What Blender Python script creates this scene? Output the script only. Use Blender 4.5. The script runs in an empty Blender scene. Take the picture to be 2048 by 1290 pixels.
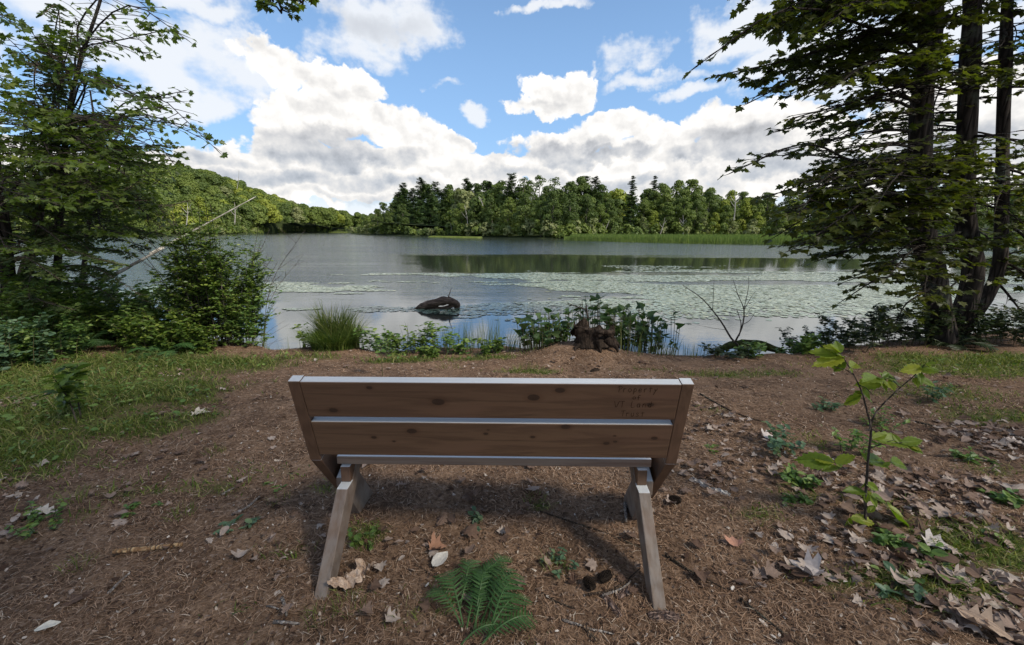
import bpy, math, random
import numpy as np
from mathutils import Vector, Matrix
R = math.radians
rng = np.random.default_rng(7)
random.seed(7)
scene = bpy.context.scene
COL = scene.collection

# ------------------------------------------------------------------ camera
FPX, PW, PH = 859.0, 2048, 1290
CAMH = 1.4
PITCH = math.atan(185 / FPX)
WATER = -0.6
cd = bpy.data.cameras.new('camera'); cam = bpy.data.objects.new('camera', cd); COL.objects.link(cam)
cam.location = (0, 0, CAMH); cam.rotation_euler = (R(90) - PITCH, R(0.0), 0)
cd.sensor_fit = 'HORIZONTAL'; cd.sensor_width = 36; cd.lens = 36 * FPX / PW
cd.clip_start = 0.05; cd.clip_end = 6000
scene.camera = cam
cP, sP = math.cos(PITCH), math.sin(PITCH)

def ray(px, py):
    x = (px - PW / 2) / FPX; y = (PH / 2 - py) / FPX
    return Vector((x, cP + y * sP, -sP + y * cP))
def at(px, py, Y):                       # the point at distance Y seen there (used while measuring the photograph)
    d = ray(px, py); return Vector((0, 0, CAMH)) + d * (Y / d.y)
def gnd(px, py, z=0.0):
    d = ray(px, py); return Vector((0, 0, CAMH)) + d * ((z - CAMH) / d.z)
def azel(px, py):
    d = ray(px, py).normalized(); return math.atan2(d.x, d.y), math.asin(d.z)
def proj(p):
    q = Vector(p) - Vector((0, 0, CAMH))
    dep = q.y * cP - q.z * sP; up = q.y * sP + q.z * cP
    if dep < 0.05: return None
    return PW / 2 + FPX * q.x / dep, PH / 2 - FPX * up / dep

# ------------------------------------------------------------------ noise in numpy
def _hash(ix, iy, s):
    n = (ix.astype(np.int64) * 374761393 + iy.astype(np.int64) * 668265263 + s * 974634777) & 0xffffffff
    n = ((n ^ (n >> 13)) * 1274126177) & 0xffffffff
    return ((n ^ (n >> 16)) & 0xffff) / 65535.0
def vnoise(x, y, s=0):
    x = np.asarray(x, float); y = np.asarray(y, float)
    ix = np.floor(x); iy = np.floor(y); fx = x - ix; fy = y - iy
    fx = fx * fx * (3 - 2 * fx); fy = fy * fy * (3 - 2 * fy)
    a = _hash(ix, iy, s); b = _hash(ix + 1, iy, s); c = _hash(ix, iy + 1, s); d = _hash(ix + 1, iy + 1, s)
    return (a * (1 - fx) + b * fx) * (1 - fy) + (c * (1 - fx) + d * fx) * fy
def fbm(x, y, o=4, s=0):
    t = 0; a = 0.5; x = np.asarray(x, float); y = np.asarray(y, float)
    for k in range(o):
        t = t + a * vnoise(x * 2 ** k + 17.3 * k, y * 2 ** k - 9.1 * k, s + k); a *= 0.5
    return t

# ------------------------------------------------------------------ mesh building
class Geo:
    def __init__(s): s.v = []; s.f = []; s.n = 0; s.t = []
    def add(s, verts, faces, mat=0, tint=0.5):
        verts = np.asarray(verts, np.float32).reshape(-1, 3); faces = np.asarray(faces, np.int64)
        if faces.ndim == 1: faces = faces.reshape(1, -1)
        s.v.append(verts); s.f.append((faces + s.n, mat)); s.n += len(verts)
        s.t.append(np.broadcast_to(np.asarray(tint, np.float32), (len(verts),)))
    def box(s, lo, hi, mat=0, rot=None, org=None):
        x0, y0, z0 = lo; x1, y1, z1 = hi
        v = np.array([(x0,y0,z0),(x1,y0,z0),(x1,y1,z0),(x0,y1,z0),(x0,y0,z1),(x1,y0,z1),(x1,y1,z1),(x0,y1,z1)])
        s.add(v, [(0,3,2,1),(4,5,6,7),(0,1,5,4),(1,2,6,5),(2,3,7,6),(3,0,4,7)], mat)
    def build(s, name, mats, parent=None, smooth=False, tint=False, link=True):
        me = bpy.data.meshes.new(name)
        if s.n:
            V = np.concatenate(s.v); me.vertices.add(len(V)); me.vertices.foreach_set('co', V.ravel())
            loops = np.concatenate([f.ravel() for f, m in s.f])
            tot = np.concatenate([np.full(len(f), f.shape[1]) for f, m in s.f])
            mi = np.concatenate([np.full(len(f), m) for f, m in s.f])
            st = np.concatenate([[0], np.cumsum(tot)[:-1]])
            me.loops.add(len(loops)); me.loops.foreach_set('vertex_index', loops.astype(np.int32))
            me.polygons.add(len(tot)); me.polygons.foreach_set('loop_start', st.astype(np.int32))
            try: me.polygons.foreach_set('loop_total', tot.astype(np.int32))
            except Exception: pass
            me.polygons.foreach_set('material_index', mi.astype(np.int32))
            me.polygons.foreach_set('use_smooth', np.full(len(tot), smooth))
            if tint:
                a = me.attributes.new('tint', 'FLOAT', 'POINT'); a.data.foreach_set('value', np.concatenate(s.t).astype(np.float32))
            me.update(calc_edges=True); me.validate()
        for m in (mats if isinstance(mats, (list, tuple)) else [mats]): me.materials.append(m)
        o = bpy.data.objects.new(name, me)
        if link: COL.objects.link(o)
        if parent is not None: o.parent = parent
        return o

def stamp(g, tv, tf, org, X, Y, Z, sc, mat=0, tint=0.5):
    """copies of a small template placed with frames X,Y,Z (N,3), scale sc (N,)"""
    org = np.asarray(org, float); N = len(org)
    if N == 0: return
    tv = np.asarray(tv, float); sc = np.asarray(sc, float).reshape(-1, 1, 1) * np.ones((N, 1, 1))
    V = org[:, None, :] + sc * (tv[None, :, 0:1] * X[:, None, :] + tv[None, :, 1:2] * Y[:, None, :] + tv[None, :, 2:3] * Z[:, None, :])
    k = len(tv); off = (np.arange(N) * k)
    tt = np.repeat(np.broadcast_to(np.asarray(tint, float), (N,)), k)
    first = True
    base = g.n
    g.v.append(V.reshape(-1, 3).astype(np.float32)); g.n += N * k; g.t.append(tt.astype(np.float32))
    bysize = {}
    for f in tf: bysize.setdefault(len(f), []).append(f)
    for K, fs in bysize.items():
        F = (np.array(fs)[None] + off[:, None, None]).reshape(-1, K) + base
        g.f.append((F, mat))

def nrm(a):
    a = np.asarray(a, float); return a / np.maximum(np.linalg.norm(a, axis=-1, keepdims=True), 1e-9)
def frames(dirs, ups, roll=None):
    """Y along dirs, Z close to ups"""
    Y = nrm(dirs); X = np.cross(Y, ups); X = nrm(X + 1e-6); Z = np.cross(X, Y)
    if roll is not None:
        c = np.cos(roll)[:, None]; s = np.sin(roll)[:, None]
        X, Z = X * c + Z * s, Z * c - X * s
    return X, Y, Z

def tube(g, pts, rad, n=6, mat=0, cap=True, tint=0.5, wob=0.0):
    P = np.array([tuple(p) for p in pts], float); m = len(P)
    rad = np.broadcast_to(np.asarray(rad, float), (m,))
    T = np.gradient(P, axis=0); T = nrm(T)
    a = np.array((0.31, 0.95, 0.1)) if abs(T[0][2]) > 0.7 else np.array((0.05, 0.02, 1.0))
    U = np.zeros((m, 3)); u = nrm(np.cross(np.cross(T[0], a), T[0]))
    for i in range(m):
        u = u - T[i] * u.dot(T[i]); u = u / max(np.linalg.norm(u), 1e-9); U[i] = u
    B = np.cross(T, U); th = np.arange(n) * 2 * np.pi / n
    rr = rad[:, None] * np.ones((1, n))
    if wob: rr = rr * (1 + wob * (vnoise(np.arange(m)[:, None] * .7 + P[0, 0] * 9, th[None] * 1.3 + P[0, 1]) - .5) * 2)
    V = P[:, None] + rr[..., None] * (np.cos(th)[None, :, None] * U[:, None] + np.sin(th)[None, :, None] * B[:, None])
    i = np.arange(m - 1)[:, None] * n; j = np.arange(n)[None]; j2 = (j + 1) % n
    F = np.stack([i + j, i + j2, i + n + j2, i + n + j], -1).reshape(-1, 4)
    base = g.n
    g.add(V.reshape(-1, 3), F, mat, tint)
    if cap and n > 2:
        g.f.append((np.array([np.arange(n)[::-1]]) + base, mat)); g.f.append((np.array([np.arange(n)]) + base + (m - 1) * n, mat))

def curve(pts, n=12):
    """Catmull-Rom through pts"""
    P = [np.array(tuple(p), float) for p in pts]
    if len(P) == 2: return [P[0] + (P[1] - P[0]) * t for t in np.linspace(0, 1, n)]
    P = [2 * P[0] - P[1]] + P + [2 * P[-1] - P[-2]]; out = []
    seg = len(P) - 3; per = max(2, n // seg)
    for k in range(seg):
        a, b, c, d = P[k:k + 4]
        for t in np.linspace(0, 1, per, endpoint=False):
            out.append(.5 * (2 * b + (c - a) * t + (2 * a - 5 * b + 4 * c - d) * t * t + (3 * b - a - 3 * c + d) * t ** 3))
    out.append(P[-2]); return out

def prism(g, poly, x0, x1, mat=0):
    """polygon in (y,z) extruded in x"""
    n = len(poly); v = [(x0, y, z) for y, z in poly] + [(x1, y, z) for y, z in poly]
    b = g.n; g.add(v, [[i, (i + 1) % n, n + (i + 1) % n, n + i] for i in range(n)], mat)
    g.f.append((np.array([list(range(n))[::-1]]) + b, mat)); g.f.append((np.array([list(range(n, 2 * n))]) + b, mat))

def tag(o, label=None, cat=None, group=None, kind=None):
    if label: o['label'] = label
    if cat: o['category'] = cat
    if group: o['group'] = group
    if kind: o['kind'] = kind
    return o
def empty(name, loc, label=None, cat=None, group=None, rz=0):
    o = bpy.data.objects.new(name, None); COL.objects.link(o); o.location = loc; o.rotation_euler = (0, 0, rz)
    o.empty_display_size = .2
    return tag(o, label, cat, group)
def copy_tree(o, loc, rz, s, sz=None):
    c = o.copy(); COL.objects.link(c); c.location = loc; c.rotation_euler = (0, 0, rz); c.scale = (s, s, sz or s)
    for ch in o.children:
        d = ch.copy(); COL.objects.link(d); d.parent = c
    return c
def bevel(o, w=.004):
    m = o.modifiers.new('bevel', 'BEVEL'); m.width = w; m.segments = 2; m.limit_method = 'ANGLE'; m.angle_limit = R(40)

# ------------------------------------------------------------------ node expressions
class NT:
    def __init__(s, tree): s.t = tree; s.n = tree.nodes; s.l = tree.links
    def node(s, typ, **kw):
        nd = s.n.new(typ)
        for k, v in kw.items(): setattr(nd, k, v)
        return nd
    def put(s, sock, v):
        if isinstance(v, E): v = v.s
        if hasattr(v, 'is_output'): s.l.new(v, sock)
        elif v is not None:
            if sock.type == 'RGBA' and len(v) == 3: v = (*v, 1)
            sock.default_value = v
    def math(s, op, *a, clamp=False):
        nd = s.node('ShaderNodeMath', operation=op, use_clamp=clamp)
        for i, x in enumerate(a): s.put(nd.inputs[i], x)
        return E(s, nd.outputs[0])
    def vmath(s, op, *a, out=0):
        nd = s.node('ShaderNodeVectorMath', operation=op)
        for i, x in enumerate(a): s.put(nd.inputs[i], x)
        return E(s, nd.outputs[out])
    def noise(s, vec, scale, detail=4, rough=.5, out=0, dist=0, typ='FBM', dims='3D', lac=2.0):
        nd = s.node('ShaderNodeTexNoise', noise_dimensions=dims, noise_type=typ)
        s.put(nd.inputs['Vector'], vec)
        for k, v in (('Scale', scale), ('Detail', detail), ('Roughness', rough), ('Distortion', dist), ('Lacunarity', lac)): s.put(nd.inputs[k], v)
        return E(s, nd.outputs[out])
    def voro(s, vec, scale, feature='F1', out=0, rand=1.0, dims='3D'):
        nd = s.node('ShaderNodeTexVoronoi', feature=feature, voronoi_dimensions=dims)
        s.put(nd.inputs['Vector'], vec); s.put(nd.inputs['Scale'], scale); s.put(nd.inputs['Randomness'], rand)
        return E(s, nd.outputs[out])
    def ramp(s, f, stops, interp='LINEAR'):
        nd = s.node('ShaderNodeValToRGB'); cr = nd.color_ramp; cr.interpolation = interp
        while len(cr.elements) < len(stops): cr.elements.new(.5)
        for e, (p, c) in zip(cr.elements, stops):
            e.position = p; e.color = (*c, 1) if not isinstance(c, (int, float)) else (c, c, c, 1)
        s.put(nd.inputs[0], f); return E(s, nd.outputs[0])
    def smooth(s, x, a, b, lo=0., hi=1.):
        nd = s.node('ShaderNodeMapRange', interpolation_type='SMOOTHSTEP')
        for i, v in enumerate((x, a, b, lo, hi)): s.put(nd.inputs[i], v)
        return E(s, nd.outputs[0])
    def mix(s, f, a, b, mode='MIX'):
        nd = s.node('ShaderNodeMix', data_type='RGBA', blend_type=mode)
        s.put(nd.inputs[0], f); s.put(nd.inputs[6], a); s.put(nd.inputs[7], b)
        return E(s, nd.outputs[2])
    def xyz(s, x, y, z=0.):
        nd = s.node('ShaderNodeCombineXYZ')
        for i, v in enumerate((x, y, z)): s.put(nd.inputs[i], v)
        return E(s, nd.outputs[0])
    def sep(s, v):
        nd = s.node('ShaderNodeSeparateXYZ'); s.put(nd.inputs[0], v); return [E(s, o) for o in nd.outputs]
    def scale(s, v, k): return s.vmath('MULTIPLY', v, tuple(k))
    def bump(s, h, strength=.5, dist=.01, normal=None):
        nd = s.node('ShaderNodeBump'); s.put(nd.inputs['Strength'], strength); s.put(nd.inputs['Distance'], dist); s.put(nd.inputs['Height'], h)
        if normal is not None: s.put(nd.inputs['Normal'], normal)
        return E(s, nd.outputs[0])
    def attr(s, name):
        nd = s.node('ShaderNodeAttribute', attribute_name=name); return E(s, nd.outputs['Fac'])
class E:
    def __init__(s, nt, sock): s.nt = nt; s.s = sock
    def __add__(s, o): return s.nt.math('ADD', s, o)
    __radd__ = __add__
    def __sub__(s, o): return s.nt.math('SUBTRACT', s, o)
    def __rsub__(s, o): return s.nt.math('SUBTRACT', o, s)
    def __mul__(s, o): return s.nt.math('MULTIPLY', s, o)
    __rmul__ = __mul__
    def __truediv__(s, o): return s.nt.math('DIVIDE', s, o)

def material(name, fn, **kw):
    m = bpy.data.materials.new(name); m.use_nodes = True; t = NT(m.node_tree); t.n.clear()
    out = t.node('ShaderNodeOutputMaterial'); sh = fn(t)
    if isinstance(sh, E): sh = sh.s
    t.l.new(sh, out.inputs['Surface']); return m
def principled(t, color, rough=.8, spec=.3, normal=None, ior=None, metallic=0):
    p = t.node('ShaderNodeBsdfPrincipled'); t.put(p.inputs['Base Color'], color); t.put(p.inputs['Roughness'], rough)
    t.put(p.inputs['Specular IOR Level'], spec); t.put(p.inputs['Metallic'], metallic)
    if normal is not None: t.put(p.inputs['Normal'], normal)
    if ior: p.inputs['IOR'].default_value = ior
    return p.outputs[0]
def coords(t, kind='Object'):
    nd = t.node('ShaderNodeTexCoord'); return E(t, nd.outputs[kind])
def wpos(t):
    nd = t.node('ShaderNodeNewGeometry'); return E(t, nd.outputs['Position'])
def island(t):
    nd = t.node('ShaderNodeNewGeometry'); return E(t, nd.outputs['Random Per Island'])
def objrand(t):
    nd = t.node('ShaderNodeObjectInfo'); return E(t, nd.outputs['Random'])

def leaf_mat(name, stops, rough=.5, spec=.35, trans=.35, tr_tint=(1.5, 1.7, .5), tint_attr=False, per_object=0.0):
    def fn(t):
        r = island(t)
        if tint_attr: r = t.math('ADD', r * .5, t.attr('tint') * .5)
        if per_object: r = t.math('ADD', r * (1 - per_object), objrand(t) * per_object)
        c = t.ramp(r, stops)
        n = t.noise(wpos(t), 60, 2, .5)
        c = t.mix(1., c, t.ramp(n, [(0.2, .75), (0.8, 1.25)]), 'MULTIPLY')
        p = principled(t, c, rough, spec)
        if trans <= 0: return p
        tr = t.node('ShaderNodeBsdfTranslucent'); t.put(tr.inputs[0], t.mix(1., c, tr_tint, 'MULTIPLY'))
        mx = t.node('ShaderNodeMixShader'); t.put(mx.inputs[0], trans); t.l.new(p, mx.inputs[1]); t.l.new(tr.outputs[0], mx.inputs[2])
        return mx.outputs[0]
    return material(name, fn)
def bark_mat(name, dark, light, sc=(14, 14, 3), rough=.95):
    def fn(t):
        p = t.scale(coords(t), sc); n = t.noise(p, 1.0, 6, .65, dist=.6); v = t.voro(t.scale(coords(t), (sc[0] * 1.6, sc[1] * 1.6, sc[2] * .8)), 1., 'DISTANCE_TO_EDGE')
        k = t.smooth(v, 0., .35) * .6 + n * .55
        lich = t.smooth(t.noise(coords(t), 3.5, 4, .6), .56, .68) * .35
        c = t.ramp(k, [(0.25, dark), (.75, light)])
        c = t.mix(lich, c, (.16, .18, .13))
        return principled(t, c, rough, .15, t.bump(k, .9, .02))
    return material(name, fn)
# ------------------------------------------------------------------ light and sky
SUN_AZ, SUN_EL = R(122), R(44)            # clockwise from straight ahead (+Y); elevation
scene.view_settings.view_transform = 'Standard'; scene.view_settings.look = 'None'
scene.view_settings.exposure = EXPOSURE = 0.62; scene.view_settings.gamma = 1
sd = bpy.data.lights.new('sun', 'SUN'); sd.energy = 3.3; sd.angle = R(12); sd.color = (1, .93, .80)
so = bpy.data.objects.new('sun', sd); COL.objects.link(so)
sdir = Vector((math.sin(SUN_AZ) * math.cos(SUN_EL), math.cos(SUN_AZ) * math.cos(SUN_EL), math.sin(SUN_EL)))
so.rotation_euler = sdir.to_track_quat('Z', 'Y').to_euler()

world = bpy.data.worlds.new('World'); scene.world = world; world.use_nodes = True
t = NT(world.node_tree); t.n.clear()
sky = t.node('ShaderNodeTexSky', sky_type='NISHITA'); sky.sun_disc = False
sky.sun_elevation = SUN_EL; sky.sun_rotation = SUN_AZ; sky.air_density = 1.0; sky.dust_density = .35; sky.ozone_density = 1.4
d = coords(t, 'Generated'); dx, dy, dz = t.sep(d)
az = t.math('ARCTAN2', dx, dy); el = t.math('ARCSINE', t.math('ABSOLUTE', dz))
P = t.xyz(az, el * 1.15, 0.)
# billowing edges: three scales of displacement of the cloud map
w1 = t.vmath('SUBTRACT', t.noise(P, 5.5, 1, .5, out=1, dims='2D'), (.5, .5, .5))
w2 = t.vmath('SUBTRACT', t.noise(P, 17., 4, .6, out=1, dims='2D'), (.5, .5, .5))
Pw = t.vmath('ADD', P, t.vmath('ADD', t.scale(w1, (.09, .075, 0)), t.scale(w2, (.06, .055, 0))))
Pw2 = t.vmath('ADD', P, t.vmath('ADD', t.scale(w1, (.16, .12, 0)), t.scale(w2, (.09, .06, 0))))
def field(lst, P, k=.12):
    acc = None
    for cx, cy, rx, ry, a in lst:
        a0, e0 = azel(cx, cy); a1, _ = azel(cx + rx, cy); _, e1 = azel(cx, cy - ry)
        ra, re = abs(a1 - a0), abs(e1 - e0) * 1.15
        nd = t.node('ShaderNodeVectorMath', operation='MULTIPLY_ADD')
        t.put(nd.inputs[0], P); t.put(nd.inputs[1], (1 / ra, 1 / re, 0)); t.put(nd.inputs[2], (-a0 / ra, -e0 * 1.15 / re, 0))
        dd = t.vmath('DOT_PRODUCT', E(t, nd.outputs[0]), E(t, nd.outputs[0]), out=1)
        c = t.math('MULTIPLY_ADD', dd, -a, a)
        acc = c if acc is None else t.math('SMOOTH_MAX', acc, c, k)
    return acc
cumulus = [(560,125,105,50,.8), (690,175,88,52,1), (640,235,150,70,1), (775,250,90,50,1), (850,290,80,38,1), (570,290,80,50,1),
           (540,340,200,48,1), (760,335,220,42,1), (915,300,48,28,.9), (1110,188,84,50,1), (1065,215,62,28,.9), (1148,158,48,40,1),
           (1230,258,105,40,1), (1130,292,120,36,1), (1310,296,110,42,1), (1040,335,180,30,1), (1470,265,110,66,1), (1590,270,120,80,1),
           (1560,340,260,50,1), (1250,345,300,40,1), (1900,250,260,140,1), (150,330,260,50,1), (800,375,560,28,1), (1300,385,500,28,1), (300,390,400,36,1),
           (2150,330,400,120,1), (-300,250,350,200,1)]
soft = [(892,170,48,16,.62), (950,224,34,16,.62), (1168,118,20,10,.4), (750,30,145,84,1), (720,95,95,40,.7), (330,120,240,95,.75), (150,60,260,120,.9), (460,90,80,50,.8), (400,15,120,30,.6), (1270,100,75,34,.6), (1310,150,110,18,.5),
        (1480,40,130,72,1), (1590,120,150,70,1), (1400,180,70,18,.6), (1095,0,65,20,.8), (1800,80,300,160,1), (350,205,150,40,.9), (470,200,60,28,.6), (0,-300,900,250,1), (1700,-350,700,200,1), (2400,100,400,200,.9), (-500,0,500,300,.9), (1120,-160,240,50,.6)]
dark = [(650,290,120,34,.9), (700,318,150,24,.8), (600,360,240,20,.65), (760,370,150,16,.5), (1110,300,110,20,.9), (1180,316,120,16,1.0), (1470,290,120,34,1.1), (1440,318,140,18,.9), (1600,330,200,24,.9),
        (1010,345,120,14,.4), (560,305,60,20,.6), (745,50,90,26,.35), (300,260,200,22,.4), (1085,215,50,13,.35), (1300,368,200,16,.5), (1900,300,250,50,.9), (900,398,380,9,.4), (420,315,120,14,.5)]
fine = t.noise(P, 13., 5, .56, dims='2D'); fine2 = t.noise(t.vmath('ADD', P, (.010, .016, 0)), 13., 5, .56, dims='2D')
Pp = t.vmath('ADD', P, t.scale(w2, (.05, .05, 0)))
puff = t.voro(Pp, 24., 'F1', dims='2D'); puffb = t.voro(Pp, 58., 'F1', dims='2D')
puff2 = t.voro(t.vmath('ADD', Pp, (.005, .009, 0)), 24., 'F1', dims='2D')
front = t.smooth(dy, -.05, .35)
generic = t.noise(P, 2.2, 4, .55, dims='2D')
C = field(cumulus, Pw)
C = C + (fine - .5) * .45 + (.45 - puff) * .42 + (.4 - puffb) * .20
S = field(soft, Pw2, .25) + (fine - .5) * 1.5 + (t.noise(t.scale(P, (1., 1.8, 1)), 7., 4, .6, dims='2D') - .5) * 1.5
mC = t.smooth(C, .0, .30); mS = t.smooth(S, -.1, .75) * .88
mB = t.smooth(generic, .44, .62) * .9
mask = t.math('MAXIMUM', mC, mS) * front + mB * (1 - front)
mask = t.math('MAXIMUM', mask, t.smooth(el, .13, .02) * .9)
relief = (fine - fine2) * .8 + (puff2 - puff) * .24
D = t.math('MAXIMUM', field(dark, Pw, .2), -.6)
grey = t.smooth(D + (fine - .5) * .5, -.45, .85) * front
edge = t.smooth(C, .15, 1.1)
val = t.math('ADD', 1.05 - grey * .38 - edge * .07 * mC, relief * mC)
val = t.math('MINIMUM', t.math('MAXIMUM', val, .4), 1.12)
thin = t.mix(mC, (.86, .90, .95), (1., 1., 1.))
ccol = t.mix(t.smooth(val, .5, .95), t.mix(t.smooth(el, .22, .1), (.97, .98, 1.02), (.88, .96, 1.08)), t.mix(mC, (.90, .92, .95), (1.02, 1., .975)))
CLOUD = 6.5
sc_ = t.node('ShaderNodeVectorMath', operation='SCALE'); t.put(sc_.inputs[0], ccol); t.put(sc_.inputs['Scale'], val * CLOUD)
skyc = t.node('ShaderNodeVectorMath', operation='MULTIPLY'); t.put(skyc.inputs[0], E(t, sky.outputs[0])); t.put(skyc.inputs[1], (.95, 1.07, 1.15))
pale = t.mix(t.smooth(el, .75, .1) * .6, E(t, skyc.outputs[0]), (2.15, 3.75, 6.3))
full = t.mix(mask, pale, E(t, sc_.outputs[0]))
bg = t.node('ShaderNodeBackground'); t.put(bg.inputs[0], full); bg.inputs[1].default_value = .1
wo = t.node('ShaderNodeOutputWorld'); t.l.new(bg.outputs[0], wo.inputs[0])
world.cycles.sampling_method = 'MANUAL'; world.cycles.sample_map_resolution = 512

# ------------------------------------------------------------------ near ground
SHX = [-30, -9, -6, -4.3, -3.3, -2.4, -1, .2, .8, 1.4, 2.4, 3.6, 5, 7, 10, 30]
SHY = [9.5, 8.5, 7.4, 6.0, 5.62, 5.62, 5.6, 5.5, 5.55, 5.45, 5.2, 5.35, 5.9, 6.6, 7.2, 8.]
def shore_y(x): return np.interp(x, SHX, SHY) + (fbm(np.asarray(x) * 1.3, 0 * np.asarray(x), 3, 5) - .45) * .5
def height(x, y):
    x = np.asarray(x, float); y = np.asarray(y, float)
    ys = shore_y(x)
    z = -0.16 * np.clip((y - 3.0) / (ys - 3.0), 0, 1.2) ** 1.6
    z = z + (fbm(x * 1.1, y * 1.1, 4, 1) - .47) * .07 + (fbm(x * 6, y * 6, 3, 9) - .45) * .018
    z = z + .21 * np.exp(-(((x - .8) / .62) ** 2 + ((y - 5.0) / .36) ** 2))            # needle mound by the stump
    z = z + .05 * np.exp(-(((x + 4) / 2.2) ** 2 + ((y - 3.4) / 1.2) ** 2)) + .04 * np.exp(-(((x - 3.2) / 1.4) ** 2 + ((y - 2.2) / .8) ** 2))
    z = z - .035 * np.exp(-(((x - .1) / .55) ** 2 + ((y - 1.95) / .3) ** 2))
    z = z + .07 * np.exp(-(((x - 2.85) / .5) ** 2 + ((y - 5.35) / .25) ** 2))
    dr = np.clip((y - ys) / .55, 0, 1); dr = dr * dr * (3 - 2 * dr)
    return z * (1 - dr) + dr * (-1.0)
def hz(x, y): return float(height(x, y))
def gp(px, py):                                   # ground point under a spot measured in the photograph
    p = gnd(px, py)
    for _ in range(6): p = gnd(px, py, hz(p.x, p.y))
    lim = float(shore_y(p.x)) - .06
    if p.y > lim: k = lim / p.y; p = Vector((p.x * k, lim, 0)); p.z = hz(p.x, lim)
    return p
GREEN = [(120,760,1.5,.9,1), (60,850,1.0,.7,1.1), (250,800,1.1,.5,1), (330,730,1.4,.45,1.0), (20,930,.6,.35,1), (240,870,.6,.28,1.), (360,850,.5,.25,.7), (450,720,.8,.3,.85), (640,705,.9,.22,.6),
         (820,712,.8,.18,1), (960,708,.7,.14,.9), (1060,738,.5,.12,.9), (1440,745,.7,.25,.7), (1560,740,.6,.25,.6), (1950,720,1.6,.7,1), (1850,790,1.0,.35,.55), (2020,850,.8,.3,.6),
         (1960,1110,.42,.22,1.0), (1650,900,.35,.16,.45), (740,1080,.16,.1,.6), (720,1200,.15,.08,.5), (560,960,.35,.15,.4), (430,990,.35,.14,.35), (250,1000,.4,.12,.45), (1520,1040,.2,.1,.6), (1080,1010,.09,.07,.6),
         (880,1220,.2,.1,.4), (100,1050,.3,.1,.4), (1800,960,.3,.1,.4), (340,1060,.2,.08,.3), (1300,735,.4,.12,.5), (1700,1180,.25,.1,.6), (1860,1190,.4,.12,.9), (1760,1020,.3,.1,.6), (1600,1010,.22,.1,.6), (1980,960,.4,.12,.6), (1400,830,.3,.15,.4), (650,990,.2,.1,.4), (1150,740,.3,.1,.3), (560,1120,.2,.08,.4), (1560,960,.2,.08,.5)]
def green(x, y):
    x = np.asarray(x, float); y = np.asarray(y, float); m = np.zeros(np.broadcast(x, y).shape)
    for px, py, rx, ry, a in GREEN:
        c = gnd(px, py, -.03); m = np.maximum(m, a * np.exp(-(((x - c.x) / rx) ** 2 + ((y - c.y) / ry) ** 2) * 1.2))
    m = m + (fbm(x * 2.3, y * 2.3, 4, 33) - .47) * .7 + (fbm(x * 9, y * 9, 3, 41) - .45) * .5
    m = np.where(np.abs(x) > 7, np.maximum(m, .45 + (fbm(x, y, 3, 3) - .5)), m)
    return np.clip(m, 0, 1)

def axis(a, b, fine0, fine1, df, dc):
    out = list(np.arange(fine0, fine1, df)); p = fine1
    st = df
    while p < b: out.append(p); st = min(st * 1.12, dc); p += st
    out.append(b); p = fine0; st = df
    while p > a: st = min(st * 1.12, dc); p -= st; out.insert(0, max(p, a))
    return np.unique(np.array(out))
gx = axis(-60, 60, -4.5, 4.5, .03, 2.); gy = axis(-40, 14, .7, 6.4, .03, 1.5)
GX, GY = np.meshgrid(gx, gy); GZ = height(GX, GY)
near = (np.abs(GX) < 5) & (GY > .5) & (GY < 6.5)
GZ = GZ + np.where(near, (fbm(GX * 22, GY * 22, 2, 70) - .38) * .012 * (1 - green(GX, GY) * .4), 0)
g = Geo(); ny, nx = GX.shape
I = np.arange(ny - 1)[:, None] * nx + np.arange(nx - 1)[None]
g.add(np.stack([GX, GY, GZ], -1).reshape(-1, 3), np.stack([I, I + 1, I + nx + 1, I + nx], -1).reshape(-1, 4), 0, green(GX, GY).ravel())
def fn(t):
    p = wpos(t); gr = t.attr('tint')
    n1 = t.noise(p, 3.2, 6, .6); n2 = t.noise(p, 38, 6, .7, dist=1.2); n3 = t.noise(p, 130, 3, .6); v = t.voro(p, 95., 'F1', out=1)
    litter = t.ramp(n2, [(.25, (.038, .022, .013)), (.42, (.130, .078, .048)), (.6, (.27, .175, .115)), (.8, (.44, .32, .225))])
    litter = t.mix(t.smooth(n1, .42, .6) * .75, litter, t.mix(1., litter, (.50, .48, .48), 'MULTIPLY'))
    chip = t.smooth(t.sep(v)[0], .9, .93) * t.smooth(n3, .35, .6) * .6
    litter = t.mix(chip, litter, (.33, .25, .20))
    moss = t.ramp(n3, [(.25, (.022, .032, .008)), (.5, (.065, .088, .018)), (.75, (.15, .17, .038))])
    m = t.smooth(gr + (n2 - .5) * .7, .32, .72) * .85
    c = t.mix(m, litter, moss)
    wet = t.smooth(t.sep(p)[2], -.28, -.5)
    c = t.mix(wet * .7, c, (.02, .017, .013))
    return principled(t, c, .95, .12, t.bump(n2 * .6 + n3 * .5, .9, .018))
M_ground = material('forest_floor', fn)
tag(g.build('ground', M_ground, smooth=True, tint=True), kind='structure')

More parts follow.
